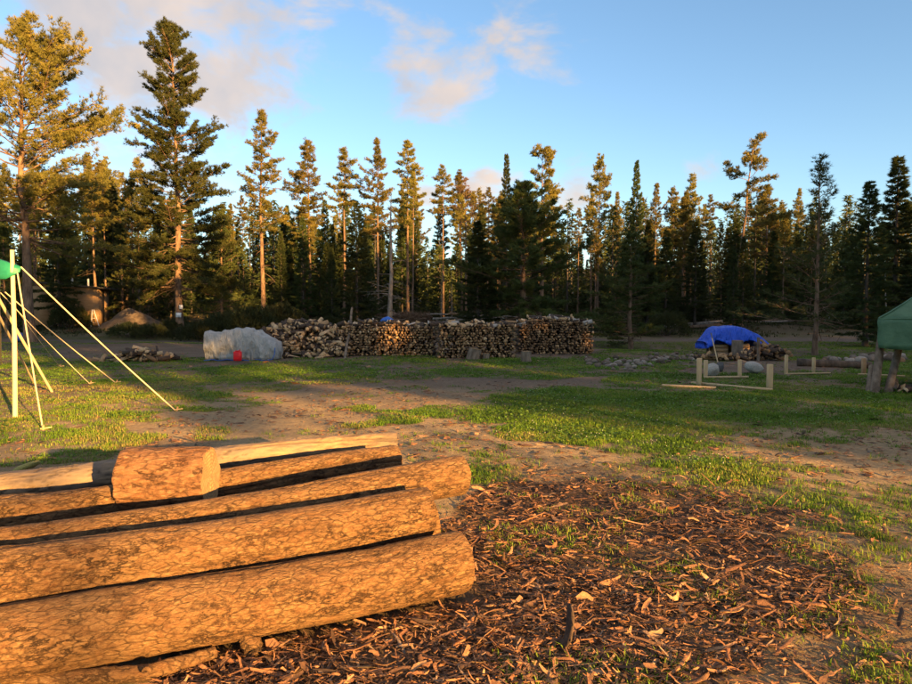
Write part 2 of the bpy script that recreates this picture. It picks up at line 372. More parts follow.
M = dict(
    ground=m_ground(),
    pine=m_foliage('sunlit_pine_needles', (.10, .10, .024), (.25, .195, .045)),  # golden colour raised so these pines read as sunlit
    shadepine=m_foliage('shaded_pine_needles', (.045, .062, .018), (.105, .115, .03)),  # darker copy for pines standing in shade; the shade is in the colour
    spruce=m_foliage('spruce_needles', (.038, .06, .02), (.09, .105, .03)),
    dead=m_foliage('rusty_needles', (.13, .07, .045), (.2, .12, .08), .2),
    shrub=m_foliage('shrub_leaves', (.03, .04, .014), (.07, .07, .02)),
    tbark=m_bark_tree('pine_trunk_bark', (.08, .052, .036), (.27, .175, .115)),
    sbark=m_bark_tree('spruce_trunk_bark', (.045, .036, .03), (.13, .105, .085)),
    grey=m_bark_tree('dead_grey_wood', (.12, .10, .085), (.32, .28, .24)),
    log=m_log('pine_log_bark', (.038, .017, .009), (.195, .104, .045), (.345, .215, .098)),
    log2=m_log('rough_log_bark', (.036, .018, .010), (.175, .095, .043), (.32, .20, .092), .9),
    round=m_log('flaky_round_bark', (.05, .022, .013), (.21, .105, .05), (.35, .20, .10), .6),
    end=m_end(), pale=m_debark('debarked_pale_wood', (.075, .05, .034), (.33, .225, .12)), weath=m_debark('weathered_grey_wood', (.07, .055, .044), (.16, .125, .098)),
    wood=m_wood_tone('split_firewood'), fbark=m_plain('firewood_bark', (.03, .022, .018), (.10, .068, .05), 30),
    chip=m_chip('loose_bark'),
    stake=m_plain('fresh_sawn_lumber', (.44, .31, .17), (.58, .43, .25), 14, .8, .2, (1, 1, .2)),
    rope=m_plain('tan_rope', (.50, .40, .24), (.66, .55, .36), 60, .8, .4),
    pole=m_plain('peeled_pole', (.52, .42, .24), (.68, .57, .36), 12, .6, .3, (1, 1, .2)),
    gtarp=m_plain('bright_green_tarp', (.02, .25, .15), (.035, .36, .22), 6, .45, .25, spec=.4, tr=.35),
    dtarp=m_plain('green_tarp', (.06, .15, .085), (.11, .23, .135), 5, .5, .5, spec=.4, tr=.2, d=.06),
    btarp=m_crinkle('blue_tarp', (.01, .075, .62), (.02, .12, .8), .38),
    starp=m_crinkle('silver_tarp', (.31, .31, .30), (.43, .43, .415)),
    red=m_plain('red_plastic', (.55, .012, .02), (.68, .02, .03), 5, .4, 0),
    blue=m_plain('blue_plastic', (.02, .10, .45), (.03, .16, .6), 5, .4, .2),
    white=m_plain('white_paint', (.65, .66, .66), (.8, .8, .8), 9, .6, .1),
    birch=m_plain('birch_bark', (.05, .045, .04), (.7, .68, .64), 3, .7, .2, (1, 1, 1.5)),
    ply=m_plain('plywood', (.30, .18, .095), (.46, .295, .16), 5, .8, .2, (.4, 1, 2.5)),
    roof=m_plain('dark_roofing', (.04, .035, .032), (.09, .08, .07), 12),
    rock=m_rock('pale_rock'),
    boulder=m_plain('grey_boulder', (.24, .225, .20), (.46, .44, .40), 9, .9, .5),
    orock=m_plain('lichen_rock', (.20, .18, .07), (.42, .36, .10), 8, .9, .6),
    post=m_bark_tree('weathered_post_wood', (.10, .075, .055), (.27, .21, .16), 9),
    mound=m_plain('heaped_soil', (.06, .044, .032), (.16, .12, .085), 5, .95, .8, d=.08),
    steel=m_plain('dark_steel', (.05, .05, .05), (.12, .12, .12), 10, .45, .1, spec=.5),
    grass=m_blade('grass_blades', [(0, (.05, .10, .010)), (.5, (.12, .225, .02)), (.85, (.21, .28, .032)), (1, (.32, .25, .10))]),
    clover=m_blade('clover_leaves', [(0, (.05, .11, .014)), (.6, (.105, .205, .028)), (1, (.16, .26, .045))]),
    petal=m_blade('clover_flowers', [(0, (.5, .5, .45)), (1, (.7, .7, .66))]),
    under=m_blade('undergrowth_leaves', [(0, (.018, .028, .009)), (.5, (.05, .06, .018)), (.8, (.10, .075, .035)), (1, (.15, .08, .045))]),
)

# ------------------------------------------------------------------ ground
def axis(lo, a, b, hi, d, g=1.12):
    v = list(np.arange(a, b, d)); s = d; x = v[-1]
    while x < hi: s *= g; x += s; v.append(x)
    s = d; x = a; pre = []
    while x > lo: s *= g; x -= s; pre.append(x)
    return np.array(pre[::-1] + v)
gx = axis(-450, -6.5, 6.5, 450, .075, 1.045); gy = axis(-120, 1.6, 11.5, 700, .075, 1.035)
X, Y = np.meshgrid(gx, gy); X = X.ravel(); Y = Y.ravel()
Gr, Li, Ro = zones(X, Y)
nx, ny = len(gx), len(gy)
i = np.arange(ny - 1)[:, None] * nx + np.arange(nx - 1)[None]
Fq = np.stack([i, i + 1, i + nx + 1, i + nx], -1).reshape(-1, 4)
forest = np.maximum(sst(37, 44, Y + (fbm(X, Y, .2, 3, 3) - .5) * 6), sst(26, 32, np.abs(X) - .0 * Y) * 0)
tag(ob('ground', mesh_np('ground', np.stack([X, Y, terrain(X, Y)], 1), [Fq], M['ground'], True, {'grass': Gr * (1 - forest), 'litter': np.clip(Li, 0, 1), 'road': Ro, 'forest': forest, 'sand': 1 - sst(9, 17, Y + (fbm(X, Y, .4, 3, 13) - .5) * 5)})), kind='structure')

# ------------------------------------------------------------------ trees
def tufts(P, D, n, L, Wd, spread, rng):
    P = np.repeat(P, n, 0); D = np.repeat(D, n, 0); k = len(P)
    rv = rng.normal(size=(k, 3)); pr = unit(np.cross(D, rv)); th = rng.uniform(.15, spread, k)[:, None]
    d = unit(D * np.cos(th) + pr * np.sin(th)); ln = (L * rng.uniform(.65, 1.25, k))[:, None]
    sd = unit(np.cross(d, rng.normal(size=(k, 3)))) * (Wd * rng.uniform(.7, 1.3, k))[:, None] * .5
    V = np.stack([P - sd, P + sd, P + d * ln], 1).reshape(-1, 3)
    return V, np.arange(3 * k).reshape(-1, 3)
def gen_tree(kind, seed, H, base=.3, rmax=2., nb=60, prof=None, trunk_r=.18, lean=None, dead=10, needle='pine', elev=(-.25, .8), clump=1.0,
             tn=8, tl=.16, tw=.022, twig=.4, az_bias=None, sub=5, tk=3, deadlen=1.2, ragged=1):
    rng = np.random.default_rng(seed); wood = MB(); limb = MB()
    hs_ = np.linspace(0, H, 14); wob = rng.normal(0, .05 * trunk_r / .18, (14, 2)).cumsum(0) * .5
    if kind == 'spruce': wob *= .2
    def axis_at(h):
        p = np.array([np.interp(h, hs_, wob[:, 0]), np.interp(h, hs_, wob[:, 1]), h])
        if lean: p[:2] += np.asarray(lean(h / H))
        return p
    Pt = np.array([axis_at(h) for h in hs_]); Pt[0, 2] = -.3
    rad = trunk_r * (1 - .93 * (hs_ / H) ** .9); rad[0] *= 1.35
    wood.tube(Pt, rad, 9)
    TP, TD = [], []
    def limb_curve(p0, az, el, L, up, n=6):
        d = np.array([math.cos(az) * math.cos(el), math.sin(az) * math.cos(el), math.sin(el)]); pts = [p0]; 
        for q in range(n - 1):
            d = unit(d + np.array([0, 0, up / (n - 1)]) + rng.normal(0, .09 if kind != 'spruce' else .03, 3)); pts.append(pts[-1] + d * L / (n - 1))
        return np.array(pts)
    for b in range(nb):
        t = base + (1 - base) * ((b + rng.uniform(0, 1)) / nb) ** (.9)
        f = prof((t - base) / (1 - base)) if prof else 1 - (t - base) / (1 - base)
        if f <= .02: continue
        az = b * 2.39996 + rng.normal(0, .4)
        if az_bias is not None and rng.random() < .45: az = az_bias + rng.normal(0, .7)
        L = rmax * f * rng.uniform(.65 if kind != 'spruce' else .6, 1.2 if kind != 'spruce' else 1.15)
        if kind == 'pine' and az_bias is None and ragged: L *= rng.choice([.45, .75, .95, 1.1, 1.35])
        u = (t - base) / (1 - base); el = elev[0] + (elev[1] - elev[0]) * u + rng.normal(0, .15 if kind != 'spruce' else .06)
        up = .35 if kind == 'pine' else .25
        pts = limb_curve(axis_at(t * H), az, el, L, up)
        limb.tube(pts, np.linspace(max(.012, trunk_r * .22 * (1 - u * .7)), .006, len(pts)), 4, caps=False)
        nt_ = max(2, int(round(sub * (L / rmax + .35)))); s0 = .28 if kind == 'pine' else .12
        for k in range(nt_):
            s = s0 + (1 - s0) * (k + rng.uniform(.2, 1)) / nt_; s = min(s, 1)
            q = s * (len(pts) - 1); i0 = min(int(q), len(pts) - 2); p = pts[i0] + (pts[i0 + 1] - pts[i0]) * (q - i0); tg = unit(pts[i0 + 1] - pts[i0])
            for sg in (-1, 1):
                if clump > 1 and rng.random() < .25: continue
                sdv = unit(np.cross(tg, (0, 0, 1.))) * sg
                td = unit(tg * rng.uniform(.5, 1) + sdv * rng.uniform(.5, 1.1) + np.array([0, 0, rng.uniform(-.1, .45) if kind == 'pine' else rng.uniform(-.35, .05)]))
                tl_ = min(twig * L * rng.uniform(.5, 1.1) * (1.15 - s * .6) + .12, .95)
                e = p + td * tl_
                if kind == 'pine' and tl_ > .3: limb.tube(np.array([p, p + td * tl_ * .5 + (0, 0, .02), e]), np.array([.009, .007, .004]), 3, caps=False)
                m = max(2, int(tk * (1 + tl_ * 3))); lo = .25 if kind == 'spruce' else .35
                ss = rng.uniform(lo, 1.02, m)[:, None]
                TP.append(p + (e - p) * ss + rng.normal(0, .045 * clump if kind == 'pine' else .03, (m, 3)))
                TD.append(unit(td + np.array([0, 0, .35 if kind == 'pine' else .0]) + rng.normal(0, .25, (m, 3))))
        m = tk + 1; TP.append(pts[-1] + rng.normal(0, .05, (m, 3))); TD.append(unit(unit(pts[-1] - pts[-2]) + rng.normal(0, .3, (m, 3)) + (0, 0, .2)))
    if needle != 'none':
        top = axis_at(H); m = 10; TP.append(top - np.array([0, 0, 1.]) * rng.uniform(0, .6, (m, 1))); TD.append(unit(rng.normal(0, .5, (m, 3)) + (0, 0, 1)))
    for k in range(dead):
        h = H * rng.uniform(.12, max(base, .2) + .1); L = rng.uniform(.3, 1) * deadlen; az = rng.uniform(0, 6.28)
        pts = limb_curve(axis_at(h), az, rng.uniform(-.5, .35), L, -.25, 5); limb.tube(pts, np.linspace(.022, .005, 5), 3, caps=False)
        for _ in range(3):
            q = pts[rng.integers(2, 5)]; limb.tube(np.array([q, q + rng.normal(0, .25, 3) * L * .5, q + rng.normal(0, .3, 3) * L * .6 - (0, 0, .1)]), .006, 3, caps=False)
    tm = {'pine': M['tbark'], 'spruce': M['sbark'], 'snag': M['grey']}[kind]
    res = dict(H=H, trunk=wood.mesh('trunk', tm, True), limbs=limb.mesh('branches', tm) if limb.V else None, crown=None)
    if needle != 'none' and TP:
        V, F = tufts(np.vstack(TP), np.vstack(TD), tn, tl, tw, 1.05 if kind == 'pine' else .8, rng)
        res['crown'] = mesh_np('crown', V, [F], M[needle])
    return res
def plant(tr, name, x, y, h, rz, label, cat='tree', group=None, z=None, wide=1.0, tilt=(0, 0)):
    s = h / tr['H']; o = empty(name, (x, y, tz(x, y) if z is None else z), rz, label, cat, group); o.rotation_euler = (tilt[0], tilt[1], rz); o.scale = (s * wide, s * wide, s)
    for k, nm in (('trunk', 'trunk'), ('limbs', 'branches'), ('crown', 'crown')):
        if tr[k]:
            q_ = ob(nm, tr[k], o)
            if k == 'limbs': q_['kind'] = 'stuff'
    return o
def put(tr, name, px, top, D, label, group=None, rz=None, wide=1.0, cat='tree', tilt=(0, 0), rr=random.Random(11)):
    p = AT(px, HOR, D); zt = AT(px, top, D).z; z = tz(p.x, p.y)
    return plant(tr, name, p.x, p.y, zt - z, rr.uniform(0, 6.28) if rz is None else rz, label, cat, group, z, wide, tilt)

tall = lambda u: max(0, min(1, (1 - u) * 1.9)) * (.55 + .45 * min(1, u * 4 + .3)) * (.8 + .3 * math.sin(u * 21))
flat = lambda u: (.5 + .5 * math.sin(min(u * 1.25, 1) * math.pi)) * (1 - .55 * u) * (.85 + .25 * math.sin(u * 17))
cone = lambda u: (1 - u) ** .85 * .98 + .03
PINES = [gen_tree('pine', 100 + k, 15, base=[.42, .55, .48, .6, .38, .52][k], rmax=1.7 + .3 * (k % 2), nb=66, prof=[tall, flat][k % 2], trunk_r=.15, dead=16, sub=6, tk=4, tl=.18, tw=.022, tn=12, clump=1.3) for k in range(6)]
THIN = [gen_tree('pine', 140 + k, 15, base=.66, rmax=1.15, nb=38, prof=tall, trunk_r=.12, dead=20, sub=6, tk=4, tl=.18, tw=.022, tn=12, clump=1.4, deadlen=.9) for k in range(4)]
SPRUCE = [gen_tree('spruce', 160 + k, 12, base=.06 + .05 * (k % 2), rmax=1.9 - .25 * (k % 3), nb=112, prof=cone, trunk_r=.14, dead=8, needle='spruce', elev=(-.3, .55), sub=9, tk=4, tn=6, tl=.16, tw=.036, twig=.34) for k in range(5)]
BUSHY = [gen_tree('pine', 180 + k, 9, needle='shadepine', base=.1, rmax=2.7, nb=75, prof=lambda u: max(.05, (1 - u) ** .7 * (.75 + .25 * math.sin(u * 15))), trunk_r=.15, dead=14, sub=7, tk=4, tn=8, tl=.18, tw=.032, clump=1.2) for k in range(3)]
REDPINE = gen_tree('pine', 200, 14, base=.62, rmax=1.2, nb=28, prof=tall, trunk_r=.11, dead=18, needle='dead', sub=4, tk=2, tl=.16, tw=.022, clump=1.5)
SNAG = [gen_tree('snag', 210 + k, 9, base=.3, rmax=.9, nb=16, prof=lambda u: 1 - .6 * u, trunk_r=.13, dead=22, needle='none') for k in range(2)]
def two_tier(u):
    if u > .68: return .52 * min(1, (1 - u) / .16) ** .8 * (.8 + .35 * math.sin(u * 55))
    if u > .61: return .22
    return (1.05 - .75 * max(0, u - .15)) * (.85 + .2 * math.sin(u * 37))
T_LEFT = gen_tree('pine', 301, 15.5, az_bias=-.4, base=.32, rmax=4.6, nb=125, prof=lambda u: max(.14, math.sin(min(1, (1 - u) * 1.25) * 2.1) * (.85 + .2 * math.sin(u * 19))), trunk_r=.27, dead=14, elev=(-.08, .7), sub=9, tk=5, tn=10, tl=.17, tw=.022, clump=1.3, twig=.3)
T_TALL = gen_tree('pine', 302, 18, ragged=0, needle='shadepine', base=.15, rmax=3.3, nb=175, prof=two_tier, trunk_r=.23, dead=34, elev=(-.4, .75), sub=11, tk=6, tn=10, tl=.16, tw=.024, clump=1.2, twig=.32, deadlen=1.9)
T_BIG = gen_tree('pine', 303, 10.5, needle='shadepine', base=.1, rmax=3.2, nb=105, prof=lambda u: max(.06, math.sin((1 - u) ** .9 * 2.2) * (.85 + .2 * math.sin(u * 23))), trunk_r=.22, dead=26, elev=(-.3, .8), sub=8, tk=5, tn=9, tl=.18, tw=.032, deadlen=1.8)
T_LEAN = gen_tree('pine', 304, 12.5, base=.55, rmax=2.7, nb=26, prof=lambda u: max(.2, (1 - .75 * u)) * (.8 + .3 * math.sin(u * 14)), trunk_r=.17, lean=lambda t: (1.5 * t * t - 1.2 * max(0, t - .6), 0), dead=14, elev=(-.05, .7), sub=7, tk=5, tn=10, tl=.18, tw=.03, az_bias=0.1, clump=1.4)
T_YOUNG = gen_tree('pine', 305, 7.2, needle='shadepine', base=.14, rmax=1.75, nb=58, prof=lambda u: max(.08, 1 - .85 * u) * (.8 + .25 * math.sin(u * 25)), trunk_r=.085, dead=16, elev=(.0, .95), sub=4, tk=3, tn=9, tl=.13, tw=.015, clump=.9, deadlen=1.1)
T_REACH = gen_tree('pine', 306, 12, base=.4, rmax=2.3, nb=52, prof=lambda u: max(.25, 1 - .7 * u) * (.75 + .35 * math.sin(u * 16)), trunk_r=.17, dead=16, elev=(-.2, .6), sub=7, tk=5, tn=9, tl=.18, tw=.03, az_bias=.0, clump=1.3)

put(T_LEFT, 'pine_tree', 30, 27, 33, 'broad pine with wide sunlit limbs towering over the plywood shed', rz=.4)
put(T_TALL, 'pine_tree', 180, 24, 38, 'very tall pine with narrow top tier and white notices on its trunk', rz=1.0)
put(PINES[0], 'pine_tree', 264, 112, 47, 'tall open pine with twin tops beside the two-tiered pine', rz=2., wide=1.25)
put(PINES[1], 'pine_tree', 310, 143, 49, 'round-topped golden pine with a long bare trunk', rz=.3, wide=1.05)
put(THIN[0], 'pine_tree', 344, 148, 50, 'slender golden pine next to the round-topped golden pine', wide=1.3)
put(PINES[2], 'pine_tree', 378, 140, 49, 'narrow pine rising behind the dead snag', wide=.95)
put(THIN[1], 'pine_tree', 408, 141, 51, 'bare-trunked pine with a small bushy tuft for a crown', wide=1.3)
put(THIN[2], 'pine_tree', 443, 166, 52, 'small-crowned thin pine over the lit forest gap', wide=1.2)
put(REDPINE, 'pine_tree', 466, 178, 53, 'rusty brown dying pine with a forked thin crown', wide=1.15)
put(THIN[3], 'pine_tree', 487, 188, 52, 'short sunlit pine between the rusty pine and dark spruce')
put(SPRUCE[1], 'spruce_tree', 506, 156, 43, 'dark shaggy spruce rising above the large dark pine', wide=.62)
put(T_REACH, 'pine_tree', 541, 152, 45, 'pine with one long limb reaching sideways above the woodpile end', rz=.0)
put(PINES[3], 'pine_tree', 598, 158, 49, 'twin-stemmed looking pine with clumped golden crown', wide=.85)
put(SPRUCE[3], 'spruce_tree', 635, 162, 47, 'slim pointed spruce taller than its neighbours', wide=.62)
put(PINES[4], 'pine_tree', 654, 184, 55, 'sunlit pine just behind the slim pointed spruce', wide=.9)
put(PINES[5], 'pine_tree', 690, 176, 54, 'full golden pine with brightly lit trunk', wide=1.05)
put(PINES[1], 'pine_tree', 672, 190, 57, 'shorter golden pine behind the full golden pine', wide=.9)
put(T_LEAN, 'pine_tree', 736, 141, 43, 'leaning pine with bent trunk and flat windswept limbs', rz=0)
put(PINES[2], 'pine_tree', 766, 186, 52, 'golden pine half hidden behind the leaning pine', wide=1.2)
put(PINES[4], 'pine_tree', 782, 215, 50, 'low golden pine between the leaning pine and the open young pine', wide=1.2)
put(T_YOUNG, 'pine_tree', 815, 162, 25, 'open young pine with sparse upturned branches in the clearing', rz=.7, wide=1.25)
put(SPRUCE[0], 'spruce_tree', 866, 182, 30, 'dark narrow spruce beside the green canopy', wide=1.35)
put(SPRUCE[2], 'spruce_tree', 894, 158, 32, 'tall dark spruce behind the green canopy', wide=1.5)
put(SPRUCE[1], 'spruce_tree', 935, 175, 30, 'dark spruce behind the green canopy roof', wide=1.1)
put(SPRUCE[0], 'spruce_tree', 357, 203, 41, 'dark conical spruce behind the firewood stacks', wide=1.2)
put(SNAG[0], 'dead_tree', 389, 192, 36, 'thick grey dead snag with broken branches behind the firewood', wide=1.5)
put(SPRUCE[4], 'spruce_tree', 478, 222, 36, 'drooping dark spruce behind the middle firewood stack', wide=1.7)
put(T_BIG, 'pine_tree', 522, 186, 36, 'large dark bushy pine behind the end firewood stack', rz=2, wide=1.3)
put(BUSHY[1], 'pine_tree', 630, 236, 31, 'round dark bushy pine growing beside the gravel track', wide=1.5)
put(SPRUCE[2], 'spruce_tree', 733, 248, 40, 'small dense spruce behind the blue tarp', wide=1.0)
put(BUSHY[1], 'pine_tree', 122, 226, 46.5, 'dark bushy pine beside the soil mound', wide=1.0)
put(BUSHY[2], 'pine_tree', 6, 225, 37, 'dark bushy pine beside the plywood shed and the shelter pole', wide=.9)
put(BUSHY[0], 'pine_tree', 222, 212, 42, 'dark bushy pine next to the pine with white notices', wide=1.0)
put(BUSHY[2], 'pine_tree', 150, 250, 44, 'low dark pine right behind the soil mound')
put(PINES[3], 'pine_tree', 96, 178, 47, 'golden pine behind the plywood shed', wide=1.2)
put(PINES[5], 'pine_tree', 128, 190, 52, 'golden pine between the broad pine and the two-tiered pine', wide=1.2)
put(SPRUCE[3], 'spruce_tree', 60, 175, 42, 'narrow dark spruce beside the broad sunlit pine')
put(PINES[0], 'pine_tree', -30, 60, 38, 'tall pine left of the shelter with a sunlit crown', wide=1.3)
put(SNAG[1], 'dead_tree', 452, 258, 55, 'brightly lit bare snag in the forest gap', wide=.8, tilt=(0, .02))
put(SNAG[1], 'dead_tree', 441, 268, 50, 'tilted grey snag beside the fallen trunks', wide=.7, tilt=(.05, -.08))
rt = random.Random(21)
def where(px):
    for lim, w in ((165, ' behind the plywood shed'), (285, ' behind the silver tarp'), (440, ' behind the dull-ended firewood stack'), (600, ' behind the end firewood stack'), (700, ' behind the rubble row'), (790, ' behind the blue tarp')):
        if px < lim: return w
    return ' behind the green canopy'
GL = {0: ('pine_tree', 'tall thin pine with sunlit crown in the forest', 'tall forest pines'),
      1: ('spruce_tree', 'dark pointed spruce in the forest', 'forest spruces'),
      2: ('dead_tree', 'thin grey dead trunk standing in the forest', 'dead forest trunks')}
for k in range(235):
    D = 47 + 48 * rt.random() ** 1.35; px = rt.uniform(-130, 1040); kind = 0 if rt.random() < .42 else 1 if rt.random() < .86 else 2
    if D < 60 and abs(px - 455) < 38: D += 18
    top = {0: rt.uniform(172, 222), 1: rt.uniform(196, 252), 2: rt.uniform(215, 262)}[kind] + (14 if px > 520 else 0) - (18 if px < 140 else 0)
    t = rt.choice(PINES + THIN) if kind == 0 else rt.choice(SPRUCE) if kind == 1 else rt.choice(SNAG)
    put(t, GL[kind][0], px, top, D, GL[kind][1] + where(px), GL[kind][2] + where(px), wide=rt.uniform(.8, 1.15) if kind == 0 else rt.uniform(.8, 1.1) if kind == 1 else .5, rr=rt)
for k in range(90):                                             # young spruces along the forest edge
    D = rt.uniform(42, 62); px = rt.uniform(-60, 980)
    if 415 < px < 490 and D < 56: continue
    if px < 170 and D < 50: continue
    put(rt.choice(SPRUCE), 'spruce_tree', px, rt.uniform(215, 285), D, 'low young spruce at the forest edge' + where(px), 'young spruces' + where(px), wide=rt.uniform(.9, 1.4), rr=rt)

# the tree line behind the clearing, opposite the camera's view, that shades the field
UX, UY = -LY * -1, LX                                            # horizontal axis across the light
UX, UY = LY, -LX
def back(u, d): return (-LX * d + UX * u, -LY * d + UY * u)
rs = random.Random(77)
HIGH = [gen_tree('pine', 400 + k, 19, base=.475 if k < 2 else .62, rmax=2.9, nb=110, prof=lambda u: max(.15, math.sin((1 - u) ** .8 * 2.5)), trunk_r=.13, dead=0, sub=6, tk=4, tn=6, tl=.26, tw=.06) for k in range(3)]
u = -17.0
while u < 62:
    gap = -9 < u < 7.4
    for d in ((42,) if gap else (39, 44)):
        x, y = back(u + rs.uniform(-.4, .4) + (1.1 if d > 43 else 0) + (1.0 if 2.4 < u < 4 else 0), d + rs.uniform(-1, 1))
        if gap:
            plant(HIGH[2] if -5 < u < 2.4 else rs.choice(HIGH[:2]), 'pine_tree', x, y, 20.3 + rs.uniform(-1.5, 1.2), rs.uniform(0, 6), 'high-crowned pine at the sunny edge of the clearing', 'tree', 'high-crowned pines at the sunny edge')
        else:
            plant(rs.choice(SPRUCE[:3] + BUSHY[:1]), 'spruce_tree', x, y, 18.9 + rs.uniform(-3.5, 2.0) + 3.2 * math.exp(-((u - 26) / 7) ** 2) + (1.5 if u > 36 else 0), rs.uniform(0, 6), 'tall spruce in the dense sunward tree line', 'tree', 'tree line on the sunward side', wide=.85)
    u += 2.5 if gap else 2.0

# the far woods behind, one dark mass of distant spruces
def far_woods():
    rng = np.random.default_rng(55); P, D, tr = [], [], MB()
    for k in range(430):
        d = rng.uniform(58, 115); px = rng.uniform(-160, 1080); x = (px - 456) / FPX * d; z = tz(x, d); h = rng.uniform(7, 13.5) * (d / 85) ** .6 * (.62 if 418 < px < 505 else 1); m = 240
        t = rng.random(m) ** 1.5; a = rng.uniform(0, 6.283, m); r = (1 - t) * h * .2 * np.sqrt(rng.random(m))
        P.append(np.stack([x + np.cos(a) * r, d + np.sin(a) * r, z + t * h], 1)); D.append(unit(np.stack([np.cos(a), np.sin(a), rng.normal(-.1, .3, m)], 1)))
        tr.tube(np.array([(x, d, z - .3), (x, d, z + h * .95)]), np.array([.12, .02]), 5, caps=False)
    V, F = tufts(np.vstack(P), np.vstack(D), 5, .5, .13, .8, rng)
    Vt = np.vstack(tr.V); Ft = np.concatenate(tr.F[4])
    tag(ob('far_woods', mesh_np('far_woods', np.vstack([V, Vt]), [F, Ft + len(V)], None, False, None, [M['spruce'], M['sbark']], np.r_[np.zeros(len(F)), np.ones(len(Ft))])), 'distant dark spruce woods closing off the forest', 'woods', None, 'stuff')
far_woods()

# ------------------------------------------------------------------ shrubs and undergrowth
def gen_shrub(seed, r=1.2, h=.8, n=900):
    rng = np.random.default_rng(seed); st = MB()
    a = rng.uniform(0, 6.283, n); q = np.sqrt(rng.uniform(0, 1, n)); lum = .75 + .5 * fbm(np.cos(a) * 2 + seed, np.sin(a) * 2, 1, 2, seed)
    zz = h * np.sqrt(np.maximum(0, 1 - q ** 2)) * rng.uniform(.3, 1, n) ** .6 * lum
    P = np.stack([np.cos(a) * q * r * lum, np.sin(a) * q * r * lum, zz], 1); D = unit(P * (1, 1, 1.5) + rng.normal(0, .3, (n, 3)) + (0, 0, .3))
    for k in range(14):
        e = P[rng.integers(n)]; st.tube(np.array([[0, 0, -.05], e * .5 + (0, 0, .05), e]), np.array([.02, .012, .005]), 4, caps=False)
    V, F = tufts(P, D, 7, .14, .035, 1.1, rng)
    return st.mesh('stems', M['sbark']), mesh_np('foliage', V, [F], M['shrub'])
SHR = [gen_shrub(500 + k, 1.2, .55 + .1 * k) for k in range(4)]
def shrub(px, py, w, h, label, group='low shrubs along the forest edge', D=None, k=0):
    p = G(px, py) if D is None else AT(px, HOR, D); z = tz(p.x, p.y)
    o = empty('shrub', (p.x, p.y, z), k * 1.3, label, 'shrub', group); o.scale = (w / 2.4, w / 2.4, h / .7)
    ob('stems', SHR[k % 4][0], o); ob('foliage', SHR[k % 4][1], o)
for k, (px, D, w, h) in enumerate([(205, 36, 3, 1.1), (228, 37, 3.2, 1.4), (255, 37, 3.4, 1.5), (280, 38, 3, 1.5), (300, 38, 2.4, 1.2), (130, 37, 2.2, .8), (152, 36.5, 2, .7)]):
    shrub(px, 0, w, h, 'low olive juniper shrub growing beside the soil mound and silver tarp', 'juniper shrubs near the silver tarp', D, k)
for k in range(34):
    px = rt.uniform(-40, 960); D = rt.uniform(38, 52)
    if px < 175 and D < 47: continue
    shrub(px, 0, rt.uniform(1.6, 3.4), rt.uniform(.5, 1.2), 'low green shrub on the forest floor' + where(px), 'low shrubs' + where(px), D, k)
shrub(70, 0, 2.2, 1.5, 'dark shrub in front of the plywood shed wall', None, 41.5, 1)

def scatter(n, ylo, yhi, xs, seed, pw=1.0):                        # points over the visible wedge, denser near
    rng = np.random.default_rng(seed); y = ylo * (yhi / ylo) ** (rng.random(n) ** pw); x = (rng.uniform(xs[0], xs[1], n) - 456) / FPX * y
    return x, y, rng
def blades(x, y, rng, h, w, nb, mat, name, label=None, tone=None, spread=.6, cat=None):
    z = terrain(x, y); k = len(x); P = np.stack([x, y, z - .01], 1)
    P = np.repeat(P, nb, 0); hh = np.repeat(h, nb) * rng.uniform(.5, 1.2, k * nb); ww = np.repeat(w, nb); n = k * nb
    P[:, :2] += rng.normal(0, 1, (n, 2)) * (hh * .35)[:, None]
    a = rng.uniform(0, 6.283, n); ln = np.abs(rng.normal(0, spread, n)); D = unit(np.stack([np.cos(a) * ln, np.sin(a) * ln, np.ones(n)], 1))
    s = np.stack([-np.sin(a + rng.normal(0, .5, n)), np.cos(a), np.zeros(n)], 1) * (ww * .5)[:, None]
    mid = P + D * (hh * .6)[:, None]; tip = mid + (D * .4 + np.stack([np.cos(a), np.sin(a), -.3 * np.ones(n)], 1) * (.15 + .3 * ln)[:, None]) * hh[:, None] * .6
    V = np.stack([P - s, P + s, mid + s * .8, mid - s * .8, tip], 1).reshape(-1, 3); b = np.arange(n)[:, None] * 5
    Q = b + [0, 1, 2, 3]; T = b + [3, 2, 4]
    tn = np.repeat(np.clip(np.repeat(tone if tone is not None else rng.uniform(0, 1, k), nb) + rng.normal(0, .12, n), 0, 1), 5)
    o = ob(name, mesh_np(name, V, [T, Q], mat, False, {'tone': tn})); return tag(o, label, cat, None, 'stuff')
x, y, rg = scatter(330000, 3.2, 34, (-60, 972), 61, .75)
g, b_, r_ = zones(x, y); keep = rg.random(len(x)) < g ** 1.4 * np.where(y < 6, .5, 1); x, y = x[keep], y[keep]
tone = np.clip(fbm(x, y, 1.1, 4, 91) * 1.5 - .22 + rg.normal(0, .1, len(x)) + .3 * (x < -.12 * y) * (y < 15), 0, .95) + .2 * (rg.random(len(x)) < .06)  # left grass tinted yellower to look sunlit
blades(x, y, rg, .03 + .055 * fbm(x, y, 1.5, 2, 95), np.clip(.0032 + .00055 * y, .004, .016), 4, M['grass'], 'grass', 'patchy short green grass growing over the clearing', tone, .75, 'grass')
x, y, rg = scatter(90000, 3.0, 26, (-60, 972), 62, .8)
g, b_, r_ = zones(x, y); keep = rg.random(len(x)) < g ** 2 * sst(.42, .6, fbm(x, y, 1.3, 3, 97)); x, y = x[keep], y[keep]
n = len(x)
hgt = .02 + .05 * rg.random(n); a = rg.uniform(0, 6.28, n); rr_ = np.clip(.010 + .0011 * y, .012, .03) * rg.uniform(.7, 1.3, n); tl_ = rg.normal(0, .35, (n, 2))
